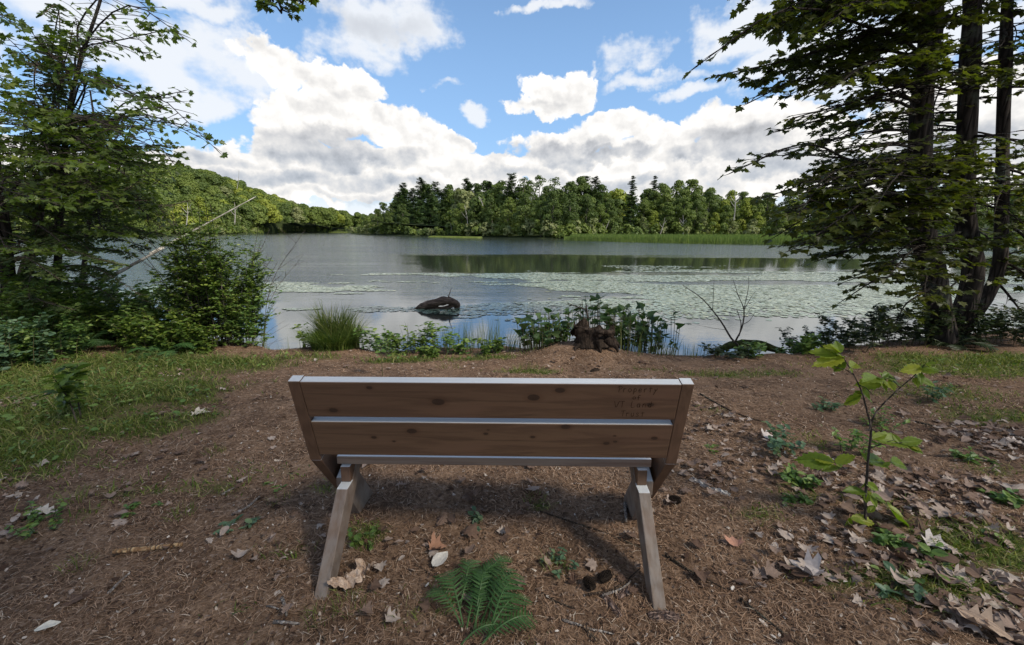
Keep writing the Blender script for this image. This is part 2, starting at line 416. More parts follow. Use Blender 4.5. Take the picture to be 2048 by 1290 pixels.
# ------------------------------------------------------------------ pond
g = Geo(); s = 1500.
g.add([(-s, 3.5, WATER), (s, 3.5, WATER), (s, s, WATER), (-s, s, WATER)], [(0, 1, 2, 3)])
def fn(t):
    p = wpos(t); x, y, z = t.sep(p)
    wav = t.noise(t.scale(p, (1., 1.9, 1)), 2.6, 5, .6, dist=.4); wav2 = t.noise(t.scale(p, (1., 1.7, 1)), 11., 3, .55)
    patch = t.noise(t.scale(p, (.045, .16, 1)), 1., 4, .55)
    yy = y + (patch - .5) * 20
    far = t.smooth(yy, 29, 38)                                     # a breeze ruffles the open pond
    lily = t.smooth(yy, 12, 15) * t.smooth(yy, 22, 19) * .35
    left = t.smooth(x + (y - 12) * .25, -1.0, -6.) * t.smooth(yy, 13, 17)
    rough = t.math('MAXIMUM', t.math('MAXIMUM', far, lily), left * .85)
    streak = t.noise(t.scale(p, (.10, .9, 1)), 1., 4, .6)
    rough = rough * t.smooth(streak, .25, .6, .35, 1.15)
    b = t.node('ShaderNodeBump'); t.put(b.inputs['Strength'], .9); t.put(b.inputs['Distance'], rough * .062 + .002); t.put(b.inputs['Height'], wav * .75 + wav2 * .3)
    g_ = t.node('ShaderNodeBsdfGlossy'); t.put(g_.inputs['Color'], (.95, .98, 1.)); t.put(g_.inputs['Roughness'], rough * .06 + .015); t.l.new(b.outputs[0], g_.inputs['Normal'])
    df = t.node('ShaderNodeBsdfDiffuse'); t.put(df.inputs[0], (.030, .036, .026))
    fr = t.node('ShaderNodeFresnel'); fr.inputs[0].default_value = 3.2; t.l.new(b.outputs[0], fr.inputs['Normal'])
    mx = t.node('ShaderNodeMixShader'); t.l.new(fr.outputs[0], mx.inputs[0]); t.l.new(df.outputs[0], mx.inputs[1]); t.l.new(g_.outputs[0], mx.inputs[2])
    return mx.outputs[0]
tag(g.build('water', material('pond_water', fn)), kind='structure')

# floating lily pads: nobody could count them
g = Geo(); N = 60000
th = np.linspace(.25, 2 * np.pi - .25, 7); tv = np.array([(0, 0, 0)] + [(math.cos(a), math.sin(a), .0) for a in th]); tf = [tuple(range(8))]
X = rng.uniform(-13, 30, N * 4); Y = rng.uniform(8.5, 25, N * 4)
patch = fbm(X * .13, Y * .55, 4, 12); fine_ = fbm(X * 1.1, Y * 2.2, 3, 13)
den = np.clip((Y - 9.5) / 5, 0, 1) * np.clip((22.5 - Y) / 4.5, 0, 1)
right = np.clip((X + 2.5) / 4, 0, 1) * np.clip((19 - X) / 6, 0, 1)
keep = (patch * 2.9 + fine_ * .9 + den * .5 + right * .45 > 2.40) & ((den > .02) | (patch > .6))
keep |= (rng.random(N * 4) < .012) & (Y < 13) & (X > 0)
keep &= rng.random(N * 4) < np.clip(den * 1.3 + .15, 0, 1)
X, Y = X[keep][:N], Y[keep][:N]; n = len(X)
up = nrm(np.stack([rng.normal(0, .03, n), rng.normal(0, .03, n), np.ones(n)], -1)); dirs = np.stack([np.cos(rng.uniform(0, 6.28, n)), np.sin(rng.uniform(0, 6.28, n)), np.zeros(n)], -1)
A, B, Z_ = frames(dirs, up); Z_ = up; 
stamp(g, tv, tf, np.stack([X, Y, WATER + .008 + rng.random(n) * .004], -1), A, np.cross(up, A), up, rng.uniform(.04, .085, n))
tag(g.build('lily_pads', leaf_mat('lily_pad', [(0, (.14, .18, .11)), (.5, (.19, .235, .15)), (.9, (.27, .32, .21)), (1, (.38, .38, .22))], .24, 1., 0)),
    'pale green lily pads covering the middle of the pond', 'lily pads', kind='stuff')
# ------------------------------------------------------------------ the far shore
def HILLXY(x, y): return 30 * math.exp(-((x + 234) / (60 if x < -234 else 52)) ** 2 - ((y - 318) / 90) ** 2)
def shore_strip(name, pts, back, rise, mat, z0=WATER - .4):
    """land behind a shoreline polyline: pts (x,y), reaching `back` metres away from the pond, rising to `rise`(t,along)"""
    P = np.array(curve([(x, y, 0) for x, y in pts], 60)); T = nrm(np.gradient(P, axis=0)); Nn = np.stack([T[:, 1], -T[:, 0], T[:, 2]], -1)
    ks = np.array([-1.5, 0, .8, 3, 8, 16, 28, 45, 70, 110, 170, 240]); ks = ks[ks <= back]
    V = []; 
    for i in range(len(P)):
        for k in ks:
            q = P[i] + Nn[i] * k
            zz = WATER + (-.6 if k < 0 else 0 if k == 0 else .12 + rise(k, i / (len(P) - 1)) * (k / ks[-1]) ** .9) + (HILLXY(q[0], q[1]) if k > 0 else 0) + (fbm(q[0] * .05, q[1] * .05, 3, 3) * .8 if k > 3 else 0)
            V.append((q[0], q[1], zz))
    n = len(ks); I = np.arange(len(P) - 1)[:, None] * n + np.arange(n - 1)[None]
    g = Geo(); g.add(V, np.stack([I, I + 1, I + n + 1, I + n], -1).reshape(-1, 4))
    o = g.build(name, mat, smooth=True); tag(o, kind='structure'); return P, Nn
def fn(t):
    p = wpos(t); n = t.noise(p, .8, 5, .6)
    return principled(t, t.ramp(n, [(.3, (.02, .028, .012)), (.6, (.045, .06, .02)), (.8, (.07, .085, .03))]), .95, .1)
M_bank = material('far_bank_soil', fn)
def wpt(px, py): p = gnd(px, py, WATER); return p.x, p.y
rshore = [wpt(2600, 485), wpt(2200, 480), wpt(1900, 477.5), wpt(1500, 475.5), wpt(1250, 475), wpt(1130, 477), wpt(1000, 475), wpt(870, 472.5), wpt(760, 470), wpt(700, 467.8)]
rshore += [(rshore[-1][0] + 6, rshore[-1][1] + 40), (rshore[-1][0] + 40, rshore[-1][1] + 130)]
RS, RN = shore_strip('far_bank', rshore[::-1] if False else rshore, 110, lambda k, u: 5.0, M_bank)
# the sign of the normal: away from the pond
if RN[len(RN) // 2][1] < 0: print('WARN right bank normal')
lshore = [(-40, 385), wpt(600, 465.3), wpt(520, 467.2), wpt(470, 468.5), wpt(380, 470), wpt(200, 472), wpt(0, 475), wpt(-500, 480)]
LS, LN = shore_strip('hillside', lshore, 240, lambda k, u: 6, M_bank)
cshore = [(230, 430), (120, 412), (0, 402), (-120, 412), (-260, 440)]
CS, CN = shore_strip('cove_bank', cshore, 170, lambda k, u: 9, M_bank)

# --- tree prototypes (crown of many small leaf clumps on lobes)
def fol(name, a, b, c, **k): return leaf_mat(name, [(0, a), (.5, b), (1, c)], .55, .25, .25, tint_attr=True, **k)
M_dec = [fol('leaf_dark_green', (0.042, 0.067, 0.016), (0.075, 0.110, 0.025), (0.125, 0.159, 0.036), per_object=.3),
         fol('leaf_mid_green', (0.066, 0.100, 0.019), (0.113, 0.153, 0.030), (0.179, 0.208, 0.047), per_object=.3),
         fol('leaf_yellow_green', (0.113, 0.151, 0.019), (0.198, 0.233, 0.030), (0.282, 0.292, 0.055), per_object=.3),
         fol('leaf_grey_green', (0.104, 0.133, 0.049), (0.179, 0.200, 0.080), (0.264, 0.267, 0.117), per_object=.3)]
M_pine = fol('pine_needles', (0.033, 0.061, 0.024), (0.061, 0.101, 0.035), (0.106, 0.146, 0.049), per_object=.2)
M_trunk_far = bark_mat('far_bark', (.05, .045, .035), (.20, .18, .15), (3, 3, .6))
CL_V = [(0, -.5, 0), (.42, -.12, .06), (.2, .5, 0), (-.25, .42, .07), (-.45, -.1, 0)]; CL_F = [(0, 1, 2, 3, 4)]
def crown_pts(r, lobes, per, sz, flat=.55, solid=.75):
    """leaf clumps spread on the skins of many lobes; returns origin, outward normal, size, tint"""
    O = []; Nn = []; S = []; T = []
    for c, rad in lobes:
        n = int(per * rad * rad); d = nrm(r.normal(size=(n, 3))); d[:, 2] = np.where(d[:, 2] < -.35, -d[:, 2], d[:, 2])
        rr = rad * (solid + (1.12 - solid) * r.random(n) ** .6)[:, None]
        O.append(np.array(c) + d * rr * np.array((1, 1, flat * 1.5))); Nn.append(nrm(d + r.normal(0, .45, (n, 3)) + (0, 0, .25)))
        S.append(sz * r.uniform(.6, 1.35, n)); T.append(np.full(n, r.random()) * .7 + r.random(n) * .3)
    return np.concatenate(O), np.concatenate(Nn), np.concatenate(S), np.concatenate(T)
def put_clumps(g, O, Nn, S, T, r, mat=0):
    t_ = nrm(np.cross(Nn, r.normal(size=Nn.shape))); b = np.cross(Nn, t_)
    stamp(g, CL_V, CL_F, O, t_, b, Nn, S, mat, T)
def deciduous(seed, H=14., Rr=3.6, low=.08, per=110, sz=.34, nl=46, dense=1., tall=1.):
    r = np.random.default_rng(seed); cr = Geo(); tr = Geo(); lobes = []
    lean = r.normal(0, .35, 2)
    pts = [(0, 0, -1.2), (lean[0] * .3, lean[1] * .3, H * .35), (lean[0], lean[1], H * .68), (lean[0] * 1.3, lean[1] * 1.3, H * .9)]
    tube(tr, curve(pts, 10), np.linspace(.2, .05, 10)[:len(curve(pts, 10))] if False else np.interp(np.linspace(0, 1, len(curve(pts, 10))), [0, 1], [H * .014, .04]), 5)
    for k in range(nl):
        h = low + (1 - low) * ((k + r.random()) / nl); h0 = min(h, .94)
        prof = math.sin(math.pi * min(1, (h0 - low * .4) / (1 - low * .4)) ** .75) ** .7
        a = r.uniform(0, 6.28); q = Rr * prof * r.uniform(.35, .95) * (1 - .12 * (h0 > .8))
        c = (math.cos(a) * q + lean[0] * h0, math.sin(a) * q + lean[1] * h0, H * h0 * .97); rad = r.uniform(.85, 1.7) * (1.15 - .5 * h0) * Rr / 3.3
        lobes.append((c, rad))
        if k % 2 == 0:
            b = (lean[0] * h0, lean[1] * h0, max(.3, H * (h0 - .16)))
            tube(tr, [b, ((b[0] + c[0]) / 2, (b[1] + c[1]) / 2, (b[2] + c[2]) / 2 + .3), c], [.07, .05, .02], 4)
    O, Nn, S, T = crown_pts(r, lobes, per, sz); put_clumps(cr, O, Nn, S, T, r); return cr, tr
def pine(seed, H=17., Rr=3.2, low=.15, spire=False):
    r = np.random.default_rng(seed); cr = Geo(); tr = Geo()
    tube(tr, [(0, 0, -1.2), (.1, 0, H * .5), (0, .1, H * .98)], [H * .014, H * .009, .03], 6)
    z = H * low; O = []; Nn = []; S = []; T = []
    while z < H * .985:
        u = (z / H - low) / (1 - low); L = Rr * (1.0 - u) ** (.62 if not spire else .8) * (.55 + .45 * min(1, u * 5)) + (.55 if not spire else .3)
        for k in range(r.integers(4, 8)):
            a = r.uniform(0, 6.28); l = L * r.uniform(.4, 1.2); up = r.uniform(.0, .28) + .35 * u
            tip = np.array((math.cos(a) * l, math.sin(a) * l, z + l * up)); base = np.array((0, 0, z))
            tube(tr, [base, (base + tip) / 2 - (0, 0, .05 * l), tip], [.05, .035, .015], 3)
            n = int(34 * l) + 22; s = r.uniform(.25, 1.05, n) ** .8
            p = base + (tip - base) * s[:, None]; w = (.18 + .22 * l * (1 - abs(s - .55)))[:, None]
            p = p + r.normal(0, 1, (n, 3)) * w * (.7, .7, .34); O.append(p); Nn.append(nrm(r.normal(0, .5, (n, 3)) + (0, 0, 1.) + .3 * tip / max(l, .1)))
            S.append(r.uniform(.26, .5, n)); T.append(np.full(n, r.random() * .6) + r.random(n) * .4)
        z += H * r.uniform(.025, .045)
    put_clumps(cr, np.concatenate(O), np.concatenate(Nn), np.concatenate(S), np.concatenate(T), r); return cr, tr
PROTO = {}
def proto(kind, cr, tr, mat):
    c = cr.build('crown', mat, tint=True, link=False); t_ = tr.build('trunk', M_trunk_far, link=False); PROTO.setdefault(kind, []).append((c, t_))
for s_ in range(4): proto('dark', *deciduous(100 + s_, 14, 3.4, .04), M_dec[0])
for s_ in range(4): proto('mid', *deciduous(110 + s_, 13.5, 3.5, .1), M_dec[1])
for s_ in range(3): proto('yellow', *deciduous(120 + s_, 12, 3.1, .06), M_dec[2])
for s_ in range(2): proto('grey', *deciduous(130 + s_, 8, 2.6, .03, nl=26), M_dec[3])
for s_ in range(2): proto('open', *deciduous(140 + s_, 17, 3.0, .52, per=75, nl=17), M_dec[0])
for s_ in range(3): proto('pine', *pine(150 + s_, 17, 3.0, .12), M_pine)
proto('spire', *pine(160, 19, 2.7, .06, True), M_pine)
KINDS = {'dark': ('broadleaf_tree', 'tree', 'dark green rounded trees'), 'mid': ('broadleaf_tree', 'tree', 'medium green leafy trees'), 'yellow': ('broadleaf_tree', 'tree', 'bright yellow green trees'),
         'grey': ('willow_tree', 'tree', 'small grey green trees'), 'open': ('tall_tree', 'tree', 'tall open crowned trees'), 'pine': ('pine_tree', 'pine', 'dark green pines'), 'spire': ('pine_tree', 'pine', 'pointed pines')}
FAR = []
def far_tree(kind, x, y, z, s, rz, label=None, sz=None):
    pc, pt = PROTO[kind][len(FAR) % len(PROTO[kind])]
    nm, cat, ph = KINDS[kind]
    e = empty(nm, (x, y, z), label, cat); e.rotation_euler = (0, 0, rz); e.scale = (s, s, sz or s)
    for src in (pc, pt):
        c = src.copy(); COL.objects.link(c); c.parent = e
    FAR.append((e, kind, label)); return e
def on_strip(P, Nn, u, k):
    i = min(len(P) - 1, max(0, u * (len(P) - 1))); a = int(i); f = i - a; b = min(a + 1, len(P) - 1)
    p = P[a] * (1 - f) + P[b] * f + (Nn[a] * (1 - f) + Nn[b] * f) * k; return p
def u_for_px(P, Nn, px, k):
    best = None
    for u in np.linspace(0, 1, 400):
        q = on_strip(P, Nn, u, k); pr = proj((q[0], q[1], WATER))
        if pr and (best is None or abs(pr[0] - px) < best[0]): best = (abs(pr[0] - px), u)
    return best[1]
def scaled(kind, p, top_py):
    """uniform scale that makes the tree as tall as the one standing there"""
    base = -.4; d_ = ray(1024, top_py); dep = p[1]
    lo, hi = 2., 40.
    for _ in range(30):
        m = (lo + hi) / 2
        if proj((p[0], p[1], base + m))[1] > top_py: lo = m
        else: hi = m
    Hn = {'dark': 14.6, 'mid': 14.1, 'yellow': 12.6, 'grey': 8.6, 'open': 17.6, 'pine': 17, 'spire': 19}[kind]
    return lo / Hn
# skyline of the wood on the right, measured: x, y of the tops
SKX = [660, 700, 740, 765, 790, 815, 850, 900, 935, 985, 1040, 1090, 1120, 1160, 1190, 1225, 1240, 1256, 1275, 1300, 1330, 1370, 1400, 1440, 1500, 1560, 1650, 1750, 1900, 2100, 2300]
SKY = [412, 408, 405, 395, 388, 368, 362, 368, 364, 362, 355, 350, 352, 352, 360, 372, 375, 372, 378, 372, 362, 358, 372, 378, 385, 384, 380, 378, 370, 360, 350]
def skyt(px): return float(np.interp(px, SKX, SKY))
r = np.random.default_rng(5)
front = [('dark', 757, 4), ('mid', 735, 3), ('dark', 780, 3), ('dark', 805, 4), ('grey', 852, 3), ('dark', 835, 3), ('mid', 890, 3), ('dark', 868, 4), ('mid', 925, 3), ('dark', 950, 4), ('dark', 985, 4), ('mid', 1015, 3),
         ('dark', 1050, 3), ('mid', 1080, 3), ('dark', 1105, 3), ('dark', 1135, 4), ('dark', 1170, 4), ('mid', 1197, 3), ('dark', 1222, 4), ('yellow', 1303, 3), ('mid', 1330, 4), ('grey', 1285, 3), ('mid', 1360, 3), ('dark', 1385, 5),
         ('grey', 1405, 3), ('yellow', 1425, 4), ('grey', 1465, 2), ('grey', 1500, 2), ('yellow', 1515, 3), ('mid', 1445, 5), ('mid', 1550, 3), ('yellow', 1590, 3), ('dark', 1630, 3), ('grey', 1660, 3), ('mid', 1710, 4), ('dark', 1780, 4), ('yellow', 1840, 3), ('mid', 1930, 4), ('dark', 2010, 4)]
for kind, px, k in front:
    u = u_for_px(RS, RN, px, k); p = on_strip(RS, RN, u, k)
    f = {'grey': .50, 'yellow': .62, 'mid': .70, 'dark': .76}[kind] * r.uniform(.88, 1.1)
    top = 476 - (476 - skyt(px)) * f
    s = scaled(kind, p, top); far_tree(kind, p[0], p[1], WATER + .1, s, r.uniform(0, 6.28))
mid_ = [('dark', 772), ('pine', 800), ('pine', 830), ('dark', 815), ('pine', 862), ('pine', 890), ('mid', 905), ('pine', 918), ('pine', 940), ('dark', 962), ('pine', 978), ('mid', 1000), ('dark', 1022), ('mid', 1042), ('dark', 1060),
        ('dark', 1088), ('dark', 1118), ('dark', 1140), ('mid', 1160), ('dark', 1185), ('mid', 1212), ('dark', 1232), ('mid', 1285), ('mid', 1310), ('mid', 1335), ('mid', 1360), ('mid', 1385), ('dark', 1408), ('yellow', 1440), ('mid', 1462), ('yellow', 1482), ('mid', 1510),
        ('dark', 1540), ('yellow', 1580), ('mid', 1620), ('dark', 1670), ('mid', 1720), ('mid', 1790), ('dark', 1860), ('mid', 1940), ('dark', 2020), ('mid', 2120)]
for kind, px in mid_:
    k = r.uniform(9, 15); u = u_for_px(RS, RN, px, k); p = on_strip(RS, RN, u, k)
    top = skyt(px) + (r.uniform(4, 26) if kind != 'pine' else r.uniform(-2, 12)); s = scaled(kind, p, top)
    far_tree(kind, p[0], p[1], WATER + .4, s, r.uniform(0, 6.28))
back = [('pine', 812, 0), ('pine', 845, -4), ('dark', 855, 3), ('pine', 875, 2), ('dark', 905, 0), ('pine', 937, -2), ('dark', 960, 2), ('dark', 975, -2), ('dark', 1000, 0), ('pine', 1022, -3), ('open', 1046, -2), ('open', 1078, -3), ('open', 1108, 0), ('open', 1060, 6),
        ('dark', 1155, -2), ('pine', 1168, 6), ('pine', 1188, 0), ('dark', 1205, 4), ('mid', 1345, -2), ('mid', 1375, -3), ('mid', 1322, 2), ('mid', 1300, 6), ('mid', 1405, 3), ('yellow', 1452, 2), ('dark', 1230, 8), ('mid', 1480, 2), ('dark', 1530, 0), ('mid', 1580, 0), ('dark', 1640, 0), ('dark', 1700, 0), ('mid', 1770, 0), ('dark', 1850, 0), ('mid', 1950, 0), ('dark', 2060, 0), ('mid', 2180, 0),
        ('mid', 758, 2), ('dark', 780, 0), ('mid', 728, 0), ('mid', 708, 2)]
for kind, px, dy_ in back:
    k = r.uniform(20, 30); u = u_for_px(RS, RN, px, k); p = on_strip(RS, RN, u, k); s = scaled(kind, p, skyt(px) + dy_)
    far_tree(kind, p[0], p[1], WATER + 1.2, s, r.uniform(0, 6.28), sz=s)
for px, top, lab in ((1256, 350, 'tall pointed dark pine standing alone above the reed bed across the pond'), (1301, 350, 'thin pine top poking out above the rounded trees right of the tall pointed pine')):
    k = 7 if px < 1280 else 18; u = u_for_px(RS, RN, px, k); p = on_strip(RS, RN, u, k); s = scaled('spire', p, top); far_tree('spire', p[0], p[1], WATER + .3, s * .95, 1., lab, s)
# the near end of the left shore: trees one can tell apart at the foot of the hill
for kind, px, top, k in (('mid', 330, 392, 5), ('mid', 372, 386, 7), ('dark', 352, 400, 14), ('yellow', 405, 388, 6), ('mid', 438, 392, 9), ('dark', 470, 405, 5), ('mid', 500, 415, 5), ('dark', 528, 418, 6), ('mid', 552, 428, 5), ('dark', 300, 390, 8), ('mid', 270, 392, 6), ('dark', 220, 385, 8), ('mid', 160, 380, 8), ('dark', 80, 375, 8), ('mid', 0, 370, 8),
                        ('dark', 455, 440, 3), ('mid', 520, 440, 3), ('grey', 575, 448, 2)):
    u = u_for_px(LS, LN, px, k); p = on_strip(LS, LN, u, k); s = scaled(kind, p, top); far_tree(kind, p[0], p[1], WATER + .2, s, r.uniform(0, 6.28))
# ordinals: every one is counted from the left among its own kind
def ordinal(n): return f"{n}{'th' if 10 <= n % 100 <= 20 else {1: 'st', 2: 'nd', 3: 'rd'}.get(n % 10, 'th')}"
for left in (True, False):
    for kind in KINDS:
        L = [(proj(e.location)[0], e) for e, k_, lb in FAR if k_ == kind and lb is None and (e.location.x < -60) == left]
        L.sort(key=lambda q: q[0])
        for i, (px, e) in enumerate(L):
            where = 'under the left hill' if left else 'in the wood across the pond'
            n_ = 'leftmost' if i == 0 else 'rightmost' if i == len(L) - 1 else ordinal(i + 1) + ' from the left'
            e['label'] = f"{n_} of the {KINDS[kind][2]} {where}"; e['group'] = f"{KINDS[kind][2]} {where}"

# the hill wood and the far cove read as one mass
g = Geo(); r = np.random.default_rng(9); bases = []
def lump(g, p, H, Rr, r, mat, per=34, nl=11, sz=.95):
    lobes = []
    for k in range(nl):
        h = .25 + .7 * (k + r.random()) / nl; a = r.uniform(0, 6.28); q = Rr * math.sin(math.pi * (h * .8 + .12)) * r.uniform(.2, .8)
        lobes.append(((p[0] + math.cos(a) * q, p[1] + math.sin(a) * q, p[2] + H * h), Rr * r.uniform(.42, .62)))
    O, Nn, S, T = crown_pts(r, lobes, per, sz); put_clumps(g, O, Nn, S, T * .6 + r.random() * .4, r, mat)
for P, Nn, ks, us, kk in ((LS, LN, (4, 240), (0.05, 1.), 700), (CS, CN, (3, 70), (0, 1), 230), (RS, RN, (32, 60), (0, 1), 60), (RS, RN, (3, 25), (.9, 1), 40)):
    n = len(P); 
    for _ in range(kk):
        u = r.uniform(*us); k = ks[0] + (ks[1] - ks[0]) * r.random() ** 1.15; q = on_strip(P, Nn, u, k)
        if P is LS: zz = WATER + 6 * (k / 240) ** .9 + HILLXY(q[0], q[1])
        elif P is CS: zz = WATER + 9 * (k / 170) ** .9
        else: zz = WATER + 5 * (k / 110) ** .9
        pr = proj((q[0], q[1], zz + 8))
        if pr is None or pr[0] < -1500 or pr[0] > 3000: continue
        H = r.uniform(11, 16) * (.8 if P is RS else 1)
        if P is RS and pr[1] < 0: continue
        lump(g, (q[0], q[1], zz - .5), H, r.uniform(3.4, 5.2), r, int(r.choice([0, 0, 1, 1, 1, 2, 3], p=[.16, .16, .16, .16, .2, .1, .06])), sz=.8 if k < 60 else 1.1)
    # low shrubs along the water's edge
    for u in np.arange(us[0], us[1], .006 if P is LS else .008):
        q = on_strip(P, Nn, u, r.uniform(.5, 2.5)); lump(g, (q[0], q[1], WATER - .3), r.uniform(2, 5), r.uniform(1.2, 2.2), r, int(r.choice([0, 1, 1, 3])), 60, 5, .5)
for _ in range(760):
    x = r.uniform(-345, -140); y = r.uniform(225, 400); hh = HILLXY(x, y)
    if hh < .7: continue
    lump(g, (x, y, WATER + 3 + hh), r.uniform(10, 14), r.uniform(3.6, 5.4), r, int(r.choice([0, 1, 1, 1, 2, 3], p=[.25, .2, .2, .2, .1, .05])), sz=.9)
tag(g.build('distant_forest', M_dec, tint=True), 'unbroken green forest on the hill and around the far cove', 'forest', kind='stuff')

# pale bare trunks and dead trees across the water
M_pale = bark_mat('pale_dead_wood', (.22, .20, .17), (.48, .45, .40), (3, 3, .5))
def snag(name, px, py0, py1, k, lean, label, P=RS, Nn=RN, w=.12, forks=2):
    u = u_for_px(P, Nn, px, k); p = on_strip(P, Nn, u, k); a = at(px, py0, p[1]); b = at(px + lean, py1, p[1])
    g = Geo(); m = (a + b) / 2; L = (b - a).length
    pts = curve([a, m + Vector((L * .03, 0, 0)), b], 8); tube(g, pts, np.linspace(w, w * .3, len(pts)), 5)
    for i in range(forks):
        f = .45 + .3 * i / max(1, forks); q = a + (b - a) * f; sgn = 1 if i % 2 else -1
        e = q + Vector((sgn * L * .2, 0, L * .26)); tube(g, [q, (q + e) / 2 + Vector((0, 0, -L * .02)), e], [w * .5, w * .35, w * .15], 4)
    o = g.build(name, M_pale); tag(o, label, 'dead tree'); return o
snag('dead_tree', 936, 458, 410, 1.5, -7, 'thin white dead trunk leaning left against the dark trees across the pond', w=.14)
snag('dead_tree', 903, 467, 445, 1.5, -2, 'short pale trunk at the foot of the dark trees across the pond', w=.10, forks=0)
snag('dead_tree', 966, 412, 392, 1.5, -8, 'pale forked dead branches halfway up the dark trees across the pond', w=.12, forks=3)
snag('dead_tree', 1468, 440, 380, 1.5, 2, 'white forked bare tree between the bright trees behind the reeds', w=.16, forks=4)
snag('dead_tree', 1205, 470, 440, 1., 14, 'pale trunk slanting right behind the reeds under the dark trees', w=.12, forks=1)
snag('dead_tree', 1320, 470, 435, 1., 10, 'pale slanting trunk behind the reeds, right of the tall pointed pine', w=.12, forks=2)
snag('dead_tree', 1366, 472, 430, 1., 0, 'pale trunk with forked limbs behind the middle of the reed bed', w=.16, forks=4)
snag('dead_tree', 372, 456, 405, 1.5, 3, 'pale twisted bare trunks standing at the foot of the hill', P=LS, Nn=LN, w=.25, forks=4)
snag('dead_tree', 469, 450, 405, 2., 0, 'grey bare trunk in front of the hill wood behind the leaning dead trunk', P=LS, Nn=LN, w=.3, forks=2)
snag('dead_tree', 474, 378, 340, 20., 4, 'thin bare snag sticking up above the skyline of the hill', P=LS, Nn=LN, w=.22, forks=1)

# reed bed
g = Geo(); N = 26000; r = np.random.default_rng(3)
e0 = [wpt(1128, 480), wpt(1250, 484), wpt(1400, 487.5), wpt(1550, 489.5), wpt(1650, 490.5), wpt(1750, 492), wpt(1950, 494), wpt(2300, 498)]
ex = np.array([a[0] for a in e0]); ey = np.array([a[1] for a in e0])
b0 = [wpt(px, 476.5) for px in (1128, 1250, 1400, 1550, 1650, 1750, 1950, 2300)]
tt = r.random(N) * 7; i = tt.astype(int); f = tt - i; dpt = r.random(N) ** 1.6
bx = np.array([a[0] for a in b0]); by = np.array([a[1] for a in b0])
fx = ex[i] * (1 - f) + ex[i + 1] * f; fy = ey[i] * (1 - f) + ey[i + 1] * f; kx = bx[i] * (1 - f) + bx[i + 1] * f; ky = by[i] * (1 - f) + by[i + 1] * f
X = fx + (kx - fx) * dpt; Y = fy + (ky - fy) * dpt
h = (1.15 + .35 * fbm(X * .35, Y * .2, 3, 8)) * r.uniform(.75, 1.08, N) * np.where(tt < .12, .6, 1)
tv = [(-.5, 0, 0), (.5, 0, 0), (.35, .55, .02), (.0, 1, .10), (-.35, .55, .02)]
org = np.stack([X, Y, np.full(N, WATER - .05)], -1); dirs = nrm(np.stack([r.normal(0, .07, N), r.normal(0, .05, N), np.ones(N)], -1))
A, B, C_ = frames(dirs, np.array((0., -1., 0.)) + r.normal(0, .5, (N, 3)))
V = org[:, None] + np.array(tv)[None, :, 0:1] * .07 * A[:, None] + np.array(tv)[None, :, 1:2] * (B * h[:, None])[:, None] + np.array(tv)[None, :, 2:3] * C_[:, None]
g.add(V.reshape(-1, 3), np.arange(N * 5).reshape(-1, 5), 0, np.repeat(r.random(N) * .5 + fbm(X * .2, Y * .2, 3, 2) * .5, 5))
tag(g.build('reeds', leaf_mat('reed_green', [(0, (.10, .14, .03)), (.5, (.17, .22, .065)), (1, (.28, .32, .11))], .6, .2, .4, tint_attr=True), tint=True), 'long low bed of bright green reeds along the far shore', 'reeds', kind='stuff')
# pale marsh strip at the head of the cove and duckweed line before the reeds
for (a, b, hgt, lab) in (((590, 464.9), (690, 465.2), .5, 'bright strip of marsh grass at the head of the far cove'), ((860, 474.0), (960, 476.3), .25, 'low green marsh grass below the dark wood across the pond')):
    p0, p1 = wpt(*a), wpt(*b); n = 2600; g = Geo(); f = r.random(n); X = p0[0] + (p1[0] - p0[0]) * f; Y = p0[1] + (p1[1] - p0[1]) * f + r.random(n) * 6 - 1
    V = np.stack([X, Y, np.full(n, WATER)], -1)[:, None] + np.array([(-.3, 0, 0), (.3, 0, 0), (.2, 0, 1), (-.2, 0, .9)])[None] * np.array((1, 1, hgt)) * r.uniform(.6, 1.4, (n, 1, 1))
    g.add(V.reshape(-1, 3), np.arange(n * 4).reshape(-1, 4)); tag(g.build('marsh_grass', leaf_mat('marsh_grass', [(0, (.14, .18, .04)), (1, (.24, .27, .08))], .7, .1, .2)), lab, 'marsh grass', kind='stuff')
